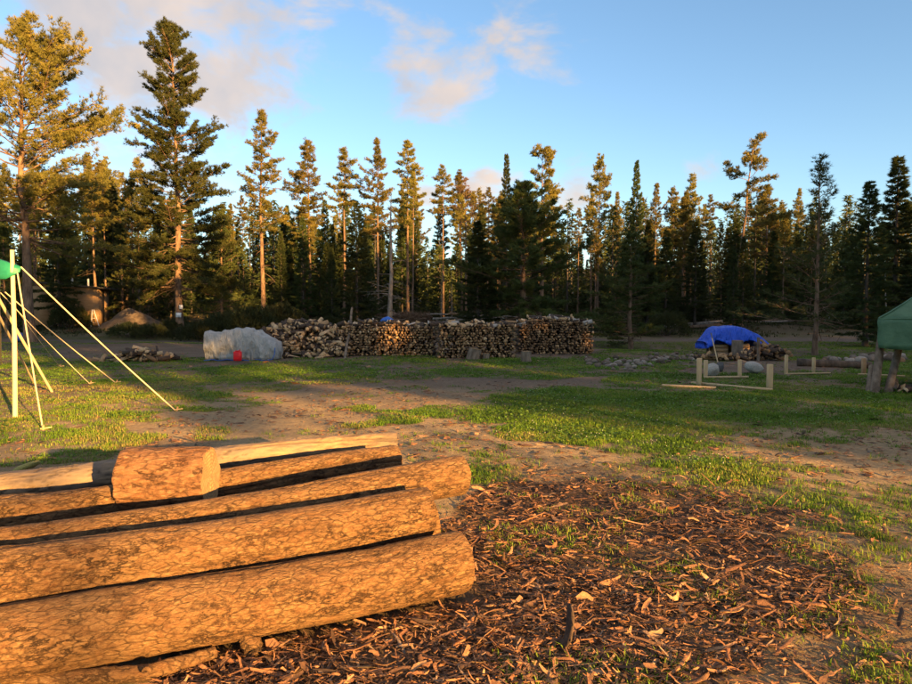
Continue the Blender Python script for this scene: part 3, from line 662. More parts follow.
c3 = np.stack([x, y, terrain(x, y) + hgt], 1); ux = np.stack([np.cos(a), np.sin(a), tl_[:, 0]], 1) * rr_[:, None]; uy = np.stack([-np.sin(a), np.cos(a), tl_[:, 1]], 1) * rr_[:, None]
V = np.stack([c3 - ux, c3 - uy * .7, c3 + ux, c3 + uy * .7], 1).reshape(-1, 3)
tag(ob('clover', mesh_np('clover', V, [np.arange(4 * n).reshape(-1, 4)], M['clover'], False, {'tone': np.repeat(rg.random(n), 4)})), 'low clover leaves mixed into the grass', 'clover', None, 'stuff')
x, y, rg = scatter(1100, 6, 16, (430, 940), 63); g, b_, r_ = zones(x, y); keep = (g > .6) & (fbm(x, y, 1.1, 2, 99) > .5); x, y = x[keep], y[keep]; n = len(x)
c3 = np.stack([x, y, terrain(x, y) + rg.uniform(.06, .1, n)], 1); o8 = np.array([(1, 0, 0), (-1, 0, 0), (0, 1, 0), (0, -1, 0), (0, 0, 1), (0, 0, -1)]) * .006
V = (c3[:, None] + o8[None]).reshape(-1, 3); oc = np.array([(0, 2, 4), (2, 1, 4), (1, 3, 4), (3, 0, 4), (2, 0, 5), (1, 2, 5), (3, 1, 5), (0, 3, 5)])
tag(ob('clover_flowers', mesh_np('clover_flowers', V, [(np.arange(n)[:, None, None] * 6 + oc[None]).reshape(-1, 3)], M['petal'], False, {'tone': np.repeat(rg.random(n), 6)})), 'tiny white clover heads dotted over the turf', 'flowers', None, 'stuff')
# weeds and grass sprouts among the bark
x, y, rg = scatter(2600, 2.6, 9, (180, 960), 64); g, b_, r_ = zones(x, y); keep = fbm(x, y, 2.1, 3, 101) > .58; x, y = x[keep], y[keep]
cx = np.repeat(x, 5) + rg.normal(0, .03, len(x) * 5); cy = np.repeat(y, 5) + rg.normal(0, .03, len(x) * 5)
keep = ~((cx < .2) & (cy < 6.2) & (cy > 2.4))
blades(cx[keep], cy[keep], rg, .035 + .05 * rg.random(keep.sum()), np.full(keep.sum(), .006), 4, M['grass'], 'grass_sprouts', 'sparse bright grass sprouts among the bark', .55 + .4 * rg.random(keep.sum()), .9, 'grass')
# forest floor undergrowth
x, y, rg = scatter(60000, 37, 80, (-80, 990), 65, 1.0); keep = rg.random(len(x)) < sst(.35, .6, fbm(x, y, .5, 3, 111)) * sst(36.5, 40, y); x, y = x[keep], y[keep]
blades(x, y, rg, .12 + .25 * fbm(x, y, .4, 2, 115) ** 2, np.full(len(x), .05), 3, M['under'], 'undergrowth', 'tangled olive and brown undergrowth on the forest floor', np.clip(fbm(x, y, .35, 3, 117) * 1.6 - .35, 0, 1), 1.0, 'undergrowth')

# ------------------------------------------------------------------ the big logs
def make_log(name, p0, p1, r0, r1, mat, label, seed, seg=84, dl=.016, depth=.011, sc=22., bend=.02, ends='end', lump=.035, cat='log', group=None, flute=.0):
    p0, p1 = Vector(p0), Vector(p1); L = (p1 - p0).length; rng = np.random.default_rng(seed)
    n = max(6, int(L / dl)); s = np.linspace(0, 1, n); th = np.linspace(0, 2 * np.pi, seg, False)
    S, T = np.meshgrid(s, th, indexing='ij'); r = r0 + (r1 - r0) * S
    xx = S * L; cy_, cz_ = np.cos(T), np.sin(T)
    Pn = np.stack([xx.ravel() * .34, (cy_ * r).ravel(), (cz_ * r).ravel()], 1)
    w = Pn + .09 * np.stack([fbm(Pn[:, 0] * 14, T.ravel() * 3 + k * 7, 1, 3, seed + k) - .5 for k in range(3)], 1)
    nA = .5 * (fbm(xx.ravel() * 5, cy_.ravel() * r.ravel() * 34, 1, 4, seed + 60) + fbm(xx.ravel() * 5 + 7, cz_.ravel() * r.ravel() * 34, 1, 4, seed + 64)); f1 = 0 * nA; f2 = np.abs(nA - .5) / .09; edge = np.clip((f2 - f1) / .3, 0, 1); edge = 1 - (1 - edge) * sst(.4, .6, fbm(w[:, 0] * 12, w[:, 1] * 16 + w[:, 2] * 11, 1, 3, seed + 50))
    lumpn = (fbm(xx.ravel() * 3.1, cy_.ravel() * 1.2 + 3, 1, 3, seed + 9) + fbm(xx.ravel() * 3.3 + 9, cz_.ravel() * 1.2 + 7, 1, 3, seed + 12) - 1.0)
    rr = r.ravel() * (1 + lump * 2 * lumpn) - depth * (1 - edge) + depth * .5 * (fbm(xx.ravel() * 30, T.ravel() * 9, 1, 3, seed + 20) - .5)
    crk = (1 - edge) ** 1.5
    for q in range(int(3 + L * 3)):                                # long drying cracks and knots
        t0, s0, ln = rng.uniform(0, 6.283), rng.uniform(0, L), rng.uniform(.15, .6)
        dT = np.abs((T.ravel() - t0 - .25 * np.sin(xx.ravel() * 5 + q) * .4 + math.pi) % (2 * math.pi) - math.pi) * r0
        m_ = np.exp(-(dT / .008) ** 2) * np.clip(1 - np.abs(xx.ravel() - s0) / ln, 0, 1) ** .5; rr = rr - depth * m_; crk = np.maximum(crk, m_)
        t0, s0, kr = rng.uniform(0, 6.283), rng.uniform(0, L), rng.uniform(.018, .04)
        dd = np.hypot(np.abs((T.ravel() - t0 + math.pi) % (2 * math.pi) - math.pi) * r0, xx.ravel() - s0) / kr
        if q % 2 and L > 1: rr = rr + .55 * kr * np.exp(-dd ** 2) - .5 * kr * np.exp(-(dd / .45) ** 2); crk = np.maximum(crk, np.exp(-(dd / .5) ** 2))
    if flute: rr = rr + flute * np.sin(T.ravel() * 2 + 1.3 + xx.ravel() * .6)
    bz = bend * np.sin(S * np.pi * 1.3 + seed); by = bend * np.sin(S * np.pi * .9 + seed * 2.1)
    bz = bz - (bz[:1] * (1 - S) + bz[-1:] * S); by = by - (by[:1] * (1 - S) + by[-1:] * S)
    jag = np.zeros_like(S); je = (fbm(np.cos(th) * 1.5 + seed, np.sin(th) * 1.5, 1.3, 2, seed) - .5) * .022; jag[-1] = je; jag[0] = -je; 
    rr[-seg:] *= .975; rr[:seg] *= .975
    V = np.stack([(xx + jag).ravel(), cy_.ravel() * rr + by.ravel(), cz_.ravel() * rr + bz.ravel()], 1)
    i0 = np.arange(n - 1)[:, None] * seg; j = np.arange(seg)[None]; j2 = (j + 1) % seg
    F = np.stack([i0 + j, i0 + seg + j, i0 + seg + j2, i0 + j2], -1).reshape(-1, 4)
    o = ob(name, mesh_np(name, V, [F[:, ::-1]], mat, True, {'crack': np.clip(crk, 0, 1)}), None, p0, (p1 - p0).to_track_quat('X', 'Z').to_euler())
    for e in (0, -1):
        ring = V[:seg] if e == 0 else V[-seg:]; c = ring.mean(0); rings = [ring]; 
        for f in (.66, .33): rings.append(c + (ring - c) * f + np.array([1, 0, 0]) * rng.normal(0, .002, (seg, 1)))
        Vc = np.vstack(rings + [c[None]]); k = np.arange(seg); k2 = (k + 1) % seg
        q = np.vstack([np.stack([a * seg + k, a * seg + k2, (a + 1) * seg + k2, (a + 1) * seg + k], -1) for a in (0, 1)]); t = np.stack([2 * seg + k, 2 * seg + k2, np.full(seg, 3 * seg)], -1)
        if e == 0: q = q[:, ::-1]; t = t[:, ::-1]
        ob('cut_end', mesh_np('cut_end', Vc, [q, t], M[ends], False), o)
    return tag(o, label, cat, group)
def log_px(name, pa, pb, za, zb, ra, rb, ext, *a, **k):
    """pa, pb: pixels of two axis points, at heights za, zb; ext lengthens the log beyond pa (out of the frame)"""
    def at(p, z):
        d = pixdir(*p); return Vector((0, 0, CAM_H)) + d * ((z - CAM_H) / d.z)
    A, B = at(pa, za), at(pb, zb); A = A + (A - B).normalized() * ext
    return make_log(name, A, B, ra, rb, *a, **k)
log_px('log', (0, 647), (461, 561), .20, .20, .155, .166, .9, M['log'], 'thick pine log lowest and foremost in the pile', 1, depth=.010, bend=.025)
log_px('log', (0, 577), (427, 511), .42, .42, .150, .145, .7, M['log'], 'thick pine log lying just behind the foremost log of the pile', 2, depth=.010, sc=24)
log_px('log', (0, 541), (461, 475), .50, .50, .085, .135, .7, M['log2'], 'long log sticking out farthest, with its thick end past the others', 3, depth=.009, bend=.04)
log_px('log', (0, 515), (396, 458), .46, .46, .10, .105, .6, M['log2'], 'rough barked log between the weathered log and the long log', 4, depth=.012, bend=.03)
log_px('log', (0, 489), (393, 444), .43, .44, .118, .108, .5, M['pale'], 'weathered barkless log lying at the back of the pile', 5, depth=.012, sc=9, bend=.03, flute=.014, dl=.012)
log_px('log', (0, 510), (92, 499), .47, .47, .08, .072, .5, M['log2'], 'short thin log with a broken end beside the round section', 7, depth=.009)
# logs under the upper layer carry it
log_px('log', (0, 590), (432, 522), .155, .155, .15, .15, .5, M['log2'], 'bottom layer log wedged behind the foremost log', 8, depth=.009, seg=48, dl=.03)
log_px('log', (0, 548), (400, 493), .155, .155, .15, .15, .5, M['log2'], 'bottom layer log beneath the long log', 9, depth=.009, seg=48, dl=.03)
log_px('log', (0, 524), (385, 475), .17, .17, .16, .16, .5, M['log2'], 'bottom layer log beneath the rough barked log', 10, depth=.009, seg=48, dl=.03)
log_px('log', (0, 505), (380, 462), .165, .165, .16, .16, .5, M['log2'], 'bottom layer log beneath the weathered log', 12, depth=.009, seg=48, dl=.03)
# the short round on top
d0, d1 = pixdir(126, 480), pixdir(211, 476)
A = Vector((0, 0, CAM_H)) + d0 * (4.02 / d0.y); B = Vector((0, 0, CAM_H)) + d1 * (4.05 / d1.y)
make_log('log_round', A, B, .192, .185, M['round'], 'short thick log round standing on its side on top of the pile', 21, seg=110, dl=.008, depth=.012, sc=13, lump=.05, bend=.005, cat='log round')
# small branch, prop and stub in front
def branch(name, pix, zs, rs_, mat, label, seed, cat='branch'):
    rng = np.random.default_rng(seed); P = []
    for (a, b), z in zip(pix, zs):
        d = pixdir(a, b); P.append(np.array(Vector((0, 0, CAM_H)) + d * ((z - CAM_H) / d.z)))
    P = np.array(P); q = np.linspace(0, len(P) - 1, 34); Q = np.stack([np.interp(q, np.arange(len(P)), P[:, k]) for k in range(3)], 1) + rng.normal(0, .002, (34, 3))
    rad = np.interp(q, np.arange(len(P)), rs_) * (1 + rng.normal(0, .03, 34)); c = Q.mean(0)
    mb = MB().tube(Q - c, rad, 14); me = mb.mesh(name, None, True, [mat, M['end']])
    me.attributes.new('crack', 'FLOAT', 'POINT')
    o = ob(name, me, None, c); return tag(o, label, cat)
bo = branch('branch', [(-20, 688), (100, 676), (150, 672), (216, 652)], [.06, .055, .055, .06], [.04, .036, .034, .026], M['log2'], 'thin barked branch lying in front of the foremost log', 31)
kd = pixdir(146, 671); kp = Vector((0, 0, CAM_H)) + kd * ((.09 - CAM_H) / kd.z); kp = np.array(kp) - np.array(bo.location)
MB().tube(np.array([kp + (0, .02, 0), kp + (.012, -.02, .008)]), .02, 12).build('knot', M['log2'], bo)
branch('wood_block', [(243, 622), (256, 656)], [.13, .0], [.045, .05], M['log2'], 'short propping block under the foremost log', 32, 'wood block')

# ------------------------------------------------------------------ bark litter
def chip_grid(L, w, curl, bendv, rng, nl=5, nw=3):
    s = np.linspace(-.5, .5, nl); t = np.linspace(-1, 1, nw); S, T = np.meshgrid(s, t, indexing='ij')
    wid = w * (1 - .3 * np.abs(S * 2) ** 4) * (1 + rng.normal(0, .3, S.shape)); a = T * curl
    x = S * L + rng.normal(0, .035, S.shape) * L; y_ = np.sin(a) / max(curl, .01) * wid * .5; z = (1 - np.cos(a)) / max(curl, .01) * wid * .5 + bendv * L * (S * 2) ** 2 + rng.normal(0, .002, S.shape)
    y_ = y_ + L * .12 * rng.normal() * (S * 2) ** 2
    return np.stack([x, y_, z], -1).reshape(-1, 3)
def chip_solid(L, w, curl, bendv, rng, th=.004, nl=6, nw=3):
    V = chip_grid(L, w, curl, bendv, rng, nl, nw); Vb = V - (0, 0, th); n = nl * nw; F = []
    for a in range(nl - 1):
        for b in range(nw - 1):
            k = a * nw + b; F += [(k, k + nw, k + nw + 1, k + 1), (n + k, n + k + 1, n + k + nw + 1, n + k + nw)]
    per = [a * nw for a in range(nl)] + [(nl - 1) * nw + b for b in range(1, nw)] + [a * nw + nw - 1 for a in range(nl - 2, -1, -1)] + [b for b in range(nw - 2, 0, -1)]
    for q in range(len(per)):
        a, b = per[q], per[(q + 1) % len(per)]; F.append((a, n + a, n + b, b))
    return np.vstack([V, Vb]), np.array(F)
rc = np.random.default_rng(8); CH = []
for k in range(26):
    L = [.08, .12, .17, .1, .23][k % 5] * rc.uniform(.8, 1.2); V, F = chip_solid(L, L * rc.uniform(.05, .15) + .008, rc.uniform(.2, 1.5), rc.uniform(-.06, .16), rc)
    CH.append(mesh_np('bark_strip', V, [F], M['chip'], False, {'tone': np.full(len(V), 0.)}))
def bark_points(n, seed, ylo, yhi, xs=(120, 960)):
    x, y, rg = scatter(n, ylo, yhi, xs, seed, 1.1); g, b, r = zones(x, y); keep = rg.random(n) < np.clip(b, 0, 1) * .95
    ax = (x - 0.02) * .9 + (y - 3.75) * .44; pe = -(x - .02) * .44 + (y - 3.75) * .9
    keep &= ~((ax < .06) & (pe > -.2) & (pe < 2.3))
    return x[keep], y[keep], rg
x, y, rg = bark_points(900, 71, 2.5, 5.6); n = min(285, len(x))
for k in range(n):
    me = CH[k % len(CH)]; th = rg.normal(.1, .9)
    o = ob('bark_strip', me, None, (x[k], y[k], tz(x[k], y[k]) + .012 + .03 * rg.random()), (rg.normal(0, .35), rg.normal(0, .16), th + (3.14 if rg.random() < .5 else 0)), rg.uniform(.5, .95))
    if rg.random() < .4: o.rotation_euler.x += math.pi
    tag(o, 'curled strip of shed orange-brown bark lying among the bark litter', 'bark strip', 'loose bark strips on the ground')
x, y, rg = bark_points(84000, 72, 2.45, 11.0); z = terrain(x, y); n = len(x)
NLW = (4, 3); base_g = [chip_grid(1, .16 + .1 * (k % 3), .3 + .2 * (k % 5), rc.uniform(-.1, .2), rc, *NLW) for k in range(20)]
VB = []; sz = np.clip(rg.lognormal(-3.3, .65, n), .012, .22) * np.clip(.8 + .03 * y, .8, 1.2)
for k in range(20):
    s_ = np.arange(k, n, 20); m = len(s_); ths = rg.normal(.1, 1.0, m) + np.where(rg.random(m) < .5, math.pi, 0); fl = np.where(rg.random(m) < .45, -1, 1)
    wsc = rg.uniform(.35, 1.0, m) * np.clip(.075 / sz[s_], .3, 1); g_ = base_g[k][None] * np.stack([sz[s_], sz[s_] * wsc, sz[s_] * wsc * .9 * fl], 1)[:, None]
    g_[..., 2] += g_[..., 0] * rg.normal(0, .22, m)[:, None] + g_[..., 1] * rg.normal(0, .4, m)[:, None]
    c, s2 = np.cos(ths)[:, None], np.sin(ths)[:, None]
    Vx = g_[..., 0] * c - g_[..., 1] * s2 + x[s_][:, None]; Vy = g_[..., 0] * s2 + g_[..., 1] * c + y[s_][:, None]
    Vz = g_[..., 2] - np.minimum(0, g_[..., 2].min(1))[:, None] * .6 + (z[s_] + rg.uniform(-.004, .03, m))[:, None]
    VB.append(np.stack([Vx, Vy, Vz], -1))
VB = np.concatenate(VB); m = len(VB); nl, nw = NLW
qf = np.array([(a * nw + b, (a + 1) * nw + b, (a + 1) * nw + b + 1, a * nw + b + 1) for a in range(nl - 1) for b in range(nw - 1)])
tag(ob('bark_litter', mesh_np('bark_litter', VB.reshape(-1, 3), [(np.arange(m)[:, None, None] * nl * nw + qf[None]).reshape(-1, 4)], M['chip'], False, {'tone': np.repeat(rg.random(m), nl * nw)})), 'deep litter of bark scraps covering the ground beside the log pile', 'bark litter', None, 'stuff')
x, y, rg = scatter(26000, 4.5, 26, (-60, 972), 73, .8); g, b, r = zones(x, y); keep = (rg.random(len(x)) < (1 - g) * .5 * sst(.3, .65, fbm(x, y, .9, 3, 131))) & ~(((x * .9 + (y - 3.75) * .44) < .1) & (y < 7)); x, y = x[keep], y[keep]; n = len(x); z = terrain(x, y)
L_ = np.clip(rg.lognormal(-3.3, .5, n), .012, .16) * np.clip(.7 + .04 * y, .8, 1.5); a = rg.uniform(0, 6.28, n); w_ = L_ * rg.uniform(.12, .4, n); e1 = np.stack([np.cos(a) * L_, np.sin(a) * L_, rg.normal(0, .12, n) * L_], 1); e2 = np.stack([-np.sin(a) * w_, np.cos(a) * w_, rg.normal(0, .3, n) * w_], 1); c3 = np.stack([x, y, z + .012], 1)
V = np.stack([c3 - e1, c3 - e2, c3 + (0, 0, .012) , c3 + e2, c3 + e1], 1).reshape(-1, 3); b5 = np.arange(n)[:, None] * 5
tag(ob('ground_debris', mesh_np('ground_debris', V, [np.vstack([b5 + [0, 1, 2], b5 + [0, 2, 3], b5 + [1, 4, 2], b5 + [2, 4, 3]])], M['chip'], False, {'tone': np.repeat(rg.random(n), 5)})), 'scattered small twigs and wood scraps on the bare soil', 'debris', None, 'stuff')
# a dark upright bark slab
p = G(570, 650); V, F = chip_solid(.24, .07, 1.1, .05, rc, .008)
tag(ob('bark_slab', mesh_np('bark_slab', V, [F], M['fbark'], False), None, (p.x, p.y, p.z + .09), (.0, -1.25, .65)), 'dark slab of bark standing upright in the litter', 'bark')

# ------------------------------------------------------------------ firewood
def wedge(L, r, rng, kind):
    """split log along X: quarter, half or round; faces 0 wood, 1 bark"""
    if kind == 2: a = np.linspace(0, 2 * np.pi, 8)[:-1]; sec = np.stack([np.cos(a), np.sin(a)], 1); nb_ = 7
    elif kind == 1: a = np.linspace(0, np.pi, 5); sec = np.stack([np.cos(a), np.sin(a) - .4], 1); nb_ = 4
    else: a = np.linspace(0, R(rng.uniform(75, 110)), 4); sec = np.vstack([np.stack([np.cos(a), np.sin(a)], 1) * 1.3, [[0, 0]]]) - .5; nb_ = 3
    sec = sec * r + rng.normal(0, r * .06, sec.shape); k = len(sec)
    V = np.vstack([np.c_[np.full(k, -L / 2), sec], np.c_[np.full(k, L / 2), sec * rng.uniform(.85, 1.1)]])
    Q = np.array([(i, (i + 1) % k, k + (i + 1) % k, k + i) for i in range(k)]); mq = [1 if i < nb_ else 0 for i in range(k)]
    T = np.array([(0, i + 1, i) for i in range(1, k - 1)] + [(k, k + i, k + i + 1) for i in range(1, k - 1)])
    return V, Q, mq, T
def wood_piece(mb, L, r, rng, kind, tone, Mx, off, dark=None):
    V, Q, mq, T = wedge(L, r, rng, kind); V = V @ Mx.T + off
    n0 = mb.n; mb.add(V, Q, tone, np.array(mq)); mb.F.setdefault(3, []).append(T + n0); mb.M.setdefault(3, []).append(np.zeros(len(T), int))
WM = [M['wood'], M['fbark']]; rw = np.random.default_rng(33); SPL = []
for k in range(18):
    mb = MB(); wood_piece(mb, rw.uniform(.34, .44), rw.uniform(.06, .095), rw, [0, 0, 1, 0, 2, 1][k % 6], [.3, .5, .65, .8, .55, 1.0, .7, .4, .9][k % 9], np.eye(3), np.zeros(3)); SPL.append(mb.mesh('split_log', None, False, WM))
def split_at(parent, p, rot, s=1.0, k=None):
    return ob('split_log', SPL[int(rw.integers(len(SPL))) if k is None else k], parent, p, rot, s)
def stack(px0, px1, py, H, label, seed, depth=.9, hump=.12, tonebias=0, skew=0.0, dome=0):
    a, b = G(px0, py), G(px1, py); a, b = Vector((a.x, a.y, 0)), Vector((b.x, b.y + skew, 0)); Ln = (b - a).length; ang = math.atan2(b.y - a.y, b.x - a.x); rng = np.random.default_rng(seed)
    c = (a + b) / 2; o = empty('firewood_stack', (c.x, c.y, tz(c.x, c.y)), ang, label, 'firewood stack', 'firewood stacks'); mb = MB(); st = .098; top_h = []
    nx_ = int(Ln / st); Rz = np.array([(0, -1, 0), (1, 0, 0), (0, 0, 1.)])
    hcol = H * (1 + hump * (fbm(np.linspace(0, 5, nx_), np.full(nx_, seed * 3.1), 1, 3, seed) - .5) * 2)
    if dome: hcol = hcol * (1 - dome * np.abs(np.linspace(-1, 1, nx_)) ** 3)
    for i_ in range(nx_):
        xx = -Ln / 2 + (i_ + .5) * st; nz_ = int(hcol[i_] / (st * .88))
        for j_ in range(nz_):
            if rng.random() < .05: continue
            for row in (0, 1):
                a_ = rng.uniform(0, 6.28); Rx = np.array([(1, 0, 0), (0, math.cos(a_), -math.sin(a_)), (0, math.sin(a_), math.cos(a_))])
                tone = np.clip(rng.normal(.43 + tonebias, .2), .05, .85)
                wood_piece(mb, .42, rng.uniform(.03, .07), rng, rng.choice([0, 0, 0, 1, 2]), tone, Rz @ Rx, np.array([xx + (j_ % 2) * st * .5 + rng.normal(0, .02), .2 + row * .43 + rng.normal(0, .04), (j_ + .5) * st * .88 + rng.normal(0, .01)]))
        top_h.append((xx, nz_ * st * .88))
    w = mb.build('firewood', None, o, False, WM); tag(w, kind='stuff')
    for xx, hh in top_h:
        for q in range(2):
            if rng.random() < .8:
                split_at(o, (xx + rng.normal(0, .1), rng.uniform(.05, depth - .05), hh + rng.uniform(.0, .09)), (rng.uniform(0, 6), rng.normal(0, .25), rng.normal(0, .9) + (1.57 if rng.random() < .3 else 0)), rng.uniform(.8, 1.1), [5, 8, 14, 17, 3, 2, 11, 7][rng.integers(8)])
    return o
stack(340, 435, 356, 1.12, 'firewood stack with dull ends beside the leaning pole and blue rag', 41, tonebias=-.02)
stack(438.5, 516, 358.5, 1.10, 'middle firewood stack with greyish pieces on top', 42, tonebias=-.08, hump=.14)
stack(519.5, 593, 354, 1.36, 'end firewood stack with rounded dark top', 43, tonebias=-.14, dome=.22)
# the loose heap
a, b = G(247, 357), G(342, 357); c = (a + b) / 2; hp = empty('firewood_heap', (c.x, c.y + .8, 0), 0, 'loose sloping heap of pale split firewood next to the silver tarp', 'firewood heap')
half = (b.x - a.x) / 2 + .15; nh = 0
def heap_h(xn): return 1.25 * (1 - abs(xn) ** 2.6 * .55) * (1 if xn > -.2 else 1 - .35 * (-.2 - xn))
core = MB()
for k in range(900):
    xn = rw.uniform(-1, 1); yy = rw.uniform(-.9, .6); hmax = heap_h(xn) * max(0, 1 - (abs(yy + .0) / 1.05) ** 2.2)
    a_ = rw.uniform(0, 6.28); e = Euler((a_, rw.normal(0, .3), rw.uniform(0, 6.28) if k % 3 else 1.57 + rw.normal(0, .15))); zz = rw.uniform(.25, .96) * hmax
    if k < 560: wood_piece(core, .4, rw.uniform(.05, .08), rw, rw.choice([0, 0, 1, 2]), rw.uniform(.55, .92), np.array(e.to_matrix()), np.array([xn * half, yy, max(.06, zz)]))
    elif k < 780:
        e = Euler((a_, rw.normal(0, .35), rw.normal(0, .75) + (math.pi if k % 2 else 0)))
        split_at(hp, (xn * half, yy, max(.05, hmax * rw.uniform(.95, 1.03))), e, rw.uniform(.85, 1.2), [2, 3, 6, 8, 12, 15, 1, 10, 4][rw.integers(9)])
for k in range(16): split_at(hp, (rw.uniform(-.2, 1) * half, -1.0 - rw.uniform(0, .25), .07), (rw.uniform(0, 6), rw.normal(0, .5), rw.uniform(0, 6.28)), 1.1, [2, 3, 6, 15][rw.integers(4)])
tag(core.build('firewood', None, hp, False, WM), kind='stuff')
# small heap by the track
c = G(140, 362); sh = empty('firewood_heap', (c.x, c.y, c.z), 0, 'small scattered heap of split logs on the grass near the shelter', 'firewood heap')
for k in range(58):
    xx = rw.normal(0, .62); xx = max(-1.5, min(1.6, xx)); yy = rw.uniform(-.3, .5); hmax = .42 * math.exp(-(xx / .8) ** 2)
    split_at(sh, (xx, yy, .05 + rw.uniform(0, 1) * hmax), (rw.uniform(0, 6), rw.normal(0, .35), rw.uniform(0, 6.28)), rw.uniform(.9, 1.25), [7, 1, 3, 4, 9, 12, 10, 0, 16][rw.integers(9)])
c = G(757, 361); dh = empty('firewood_heap', (c.x, c.y + .5, c.z), 0, 'dark heap of firewood below the blue tarp by the fire pit', 'firewood heap')
for k in range(150):
    xx = rw.uniform(-1.75, 1.15) if k % 3 else rw.normal(.55, .35); yy = rw.uniform(-.35, .35); hmax = .12 + .42 * math.exp(-((xx - .55) / .5) ** 2)
    split_at(dh, (xx, yy, .05 + rw.uniform(0, 1) * hmax), (rw.uniform(0, 6), rw.normal(0, .3), rw.uniform(0, 6.28)), rw.uniform(.75, 1.05), [7, 0, 9, 16, 4, 13, 1][rw.integers(7)])

# ------------------------------------------------------------------ draped tarps
def drape(name, prof, y0, y1, hem_f, hem_b, mat, label, parent=None, seed=0, wr=.045, nx_=60, edge=.12, cat='tarp', end_drop=True, z0=0.0):
    """prof: (x, top z) along the thing; the sheet hangs from the front top edge to hem_f(x) and from the back to hem_b(x)"""
    px = np.array([p[0] for p in prof]); pz = np.array([p[1] for p in prof]); xs = np.linspace(px[0], px[-1], nx_); zt = np.interp(xs, px, pz)
    kk = np.ones(5) / 5; zt = np.convolve(np.pad(zt, 2, 'edge'), kk, 'valid'); rows = []
    us = [0, .15, .3, .45, .6, .75, .9, 1.0]; 
    def sm(n_, a, b): return np.stack([n_] * 1)
    path = []
    for f in np.linspace(0, 1, 10): path.append(('f', f))
    for f in np.linspace(.08, .92, 10): path.append(('t', f))
    for f in np.linspace(1, 0, 10): path.append(('b', f))
    hf = np.array([hem_f(v) for v in xs]); hb = np.array([hem_b(v) for v in xs])
    for q, (w, f) in enumerate(path):
        fold = ((1 - 2 * np.abs(fbm(xs * 2.6, np.full(nx_, q * .11), 1, 3, seed) - .5)) ** 3 - .6) * wr + (fbm(xs * 7, np.full(nx_, q * .45), 1, 2, seed + 5) - .5) * wr * .5
        if w == 't': yy = y0 + (y1 - y0) * f + 0 * xs; zz = zt + .035 * math.sin(f * math.pi) + fold * .6
        else:
            h = hf if w == 'f' else hb; zz = h + (zt - h) * f - edge * .35 * f ** 6
            bul = edge * (1 - f ** 3) + fold * (1.4 - f); yy = (y0 - bul) if w == 'f' else (y1 + bul)
        rows.append(np.stack([xs, yy, zz], 1))
    V = np.vstack(rows); nr = len(rows); i0 = np.arange(nr - 1)[:, None] * nx_ + np.arange(nx_ - 1)[None]
    F = np.stack([i0, i0 + nx_, i0 + nx_ + 1, i0 + 1], -1).reshape(-1, 4)
    V[:, 0] += (fbm(V[:, 1] * 4, V[:, 2] * 4, 1, 2, seed + 3) - .5) * .08; V[:, 2] = np.maximum(V[:, 2], z0)
    if end_drop:                                                 # end flaps
        for e, sgn in ((0, -1), (nx_ - 1, 1)):
            ring = V[np.arange(nr) * nx_ + e]; low = ring.copy(); n_ = len(V)
            mid = ring * .5 + np.array([ring[:, 0].mean(), ring[:, 1].mean(), max(z0 + .02, ring[:, 2].min())]) * .5; mid[:, 0] += sgn * .05
            cen = np.array([[ring[:, 0].mean() + sgn * .06, ring[:, 1].mean(), max(z0 + .01, ring[:, 2].min())]])
            V = np.vstack([V, mid, cen]); k = np.arange(nr - 1); r0 = k * nx_ + e; r1 = (k + 1) * nx_ + e; m0 = n_ + k; m1 = n_ + k + 1
            F = np.vstack([F, np.stack([r0, r1, m1, m0], -1), np.stack([m0, m1, np.full(nr - 1, n_ + nr), np.full(nr - 1, n_ + nr)], -1)[:, [0, 1, 2, 2]][:0]])
            TR = np.stack([m0, m1, np.full(nr - 1, n_ + nr)], -1); extra = TR if e == 0 else np.vstack([extra, TR])
        fs = [extra, F]
    else: fs = [F]
    me = mesh_np(name, V, fs, mat, True); o = ob(name, me, parent)
    sol = o.modifiers.new('thick', 'SOLIDIFY'); sol.thickness = .006
    if label: tag(o, label, cat)
    return o
# silver tarp over something lumpy
c = G(238, 361); o = drape('silver_tarp', [(-1.15, .90), (-1.05, .93), (-.6, .92), (-.2, 1.04), (.15, 1.0), (.5, .93), (.85, .74), (1.12, .52)], -.1, .95, lambda v: .03, lambda v: .03, M['starp'], 'silver grey tarp draped to the ground over a lumpy load beside the firewood', seed=3, wr=.17, edge=.09, z0=.0)
o.location = (c.x, c.y + .25, c.z)
MB().tube(np.array([(v, -.25 - .05 * math.sin(v * 9), .03 + .015 * math.sin(v * 13)) for v in np.linspace(-1.1, 1.1, 30)] + [(1.17, -.2, .2), (1.17, -.12, .42)]), .011, 6).build('hem', M['blue'], o)
c2 = G(239, 361.5); rd = MB().box((0, 0, .15), (.24, .14, .30)).box((0, 0, .315), (.16, .09, .03)).box((.06, 0, .34), (.05, .05, .03)).build('fuel_can', M['red'], None, loc=(c2.x, c2.y - .12, c2.z + .03))
bv = rd.modifiers.new('bevel', 'BEVEL'); bv.width = .015; tag(rd, 'red plastic can standing against the silver tarp', 'fuel can')
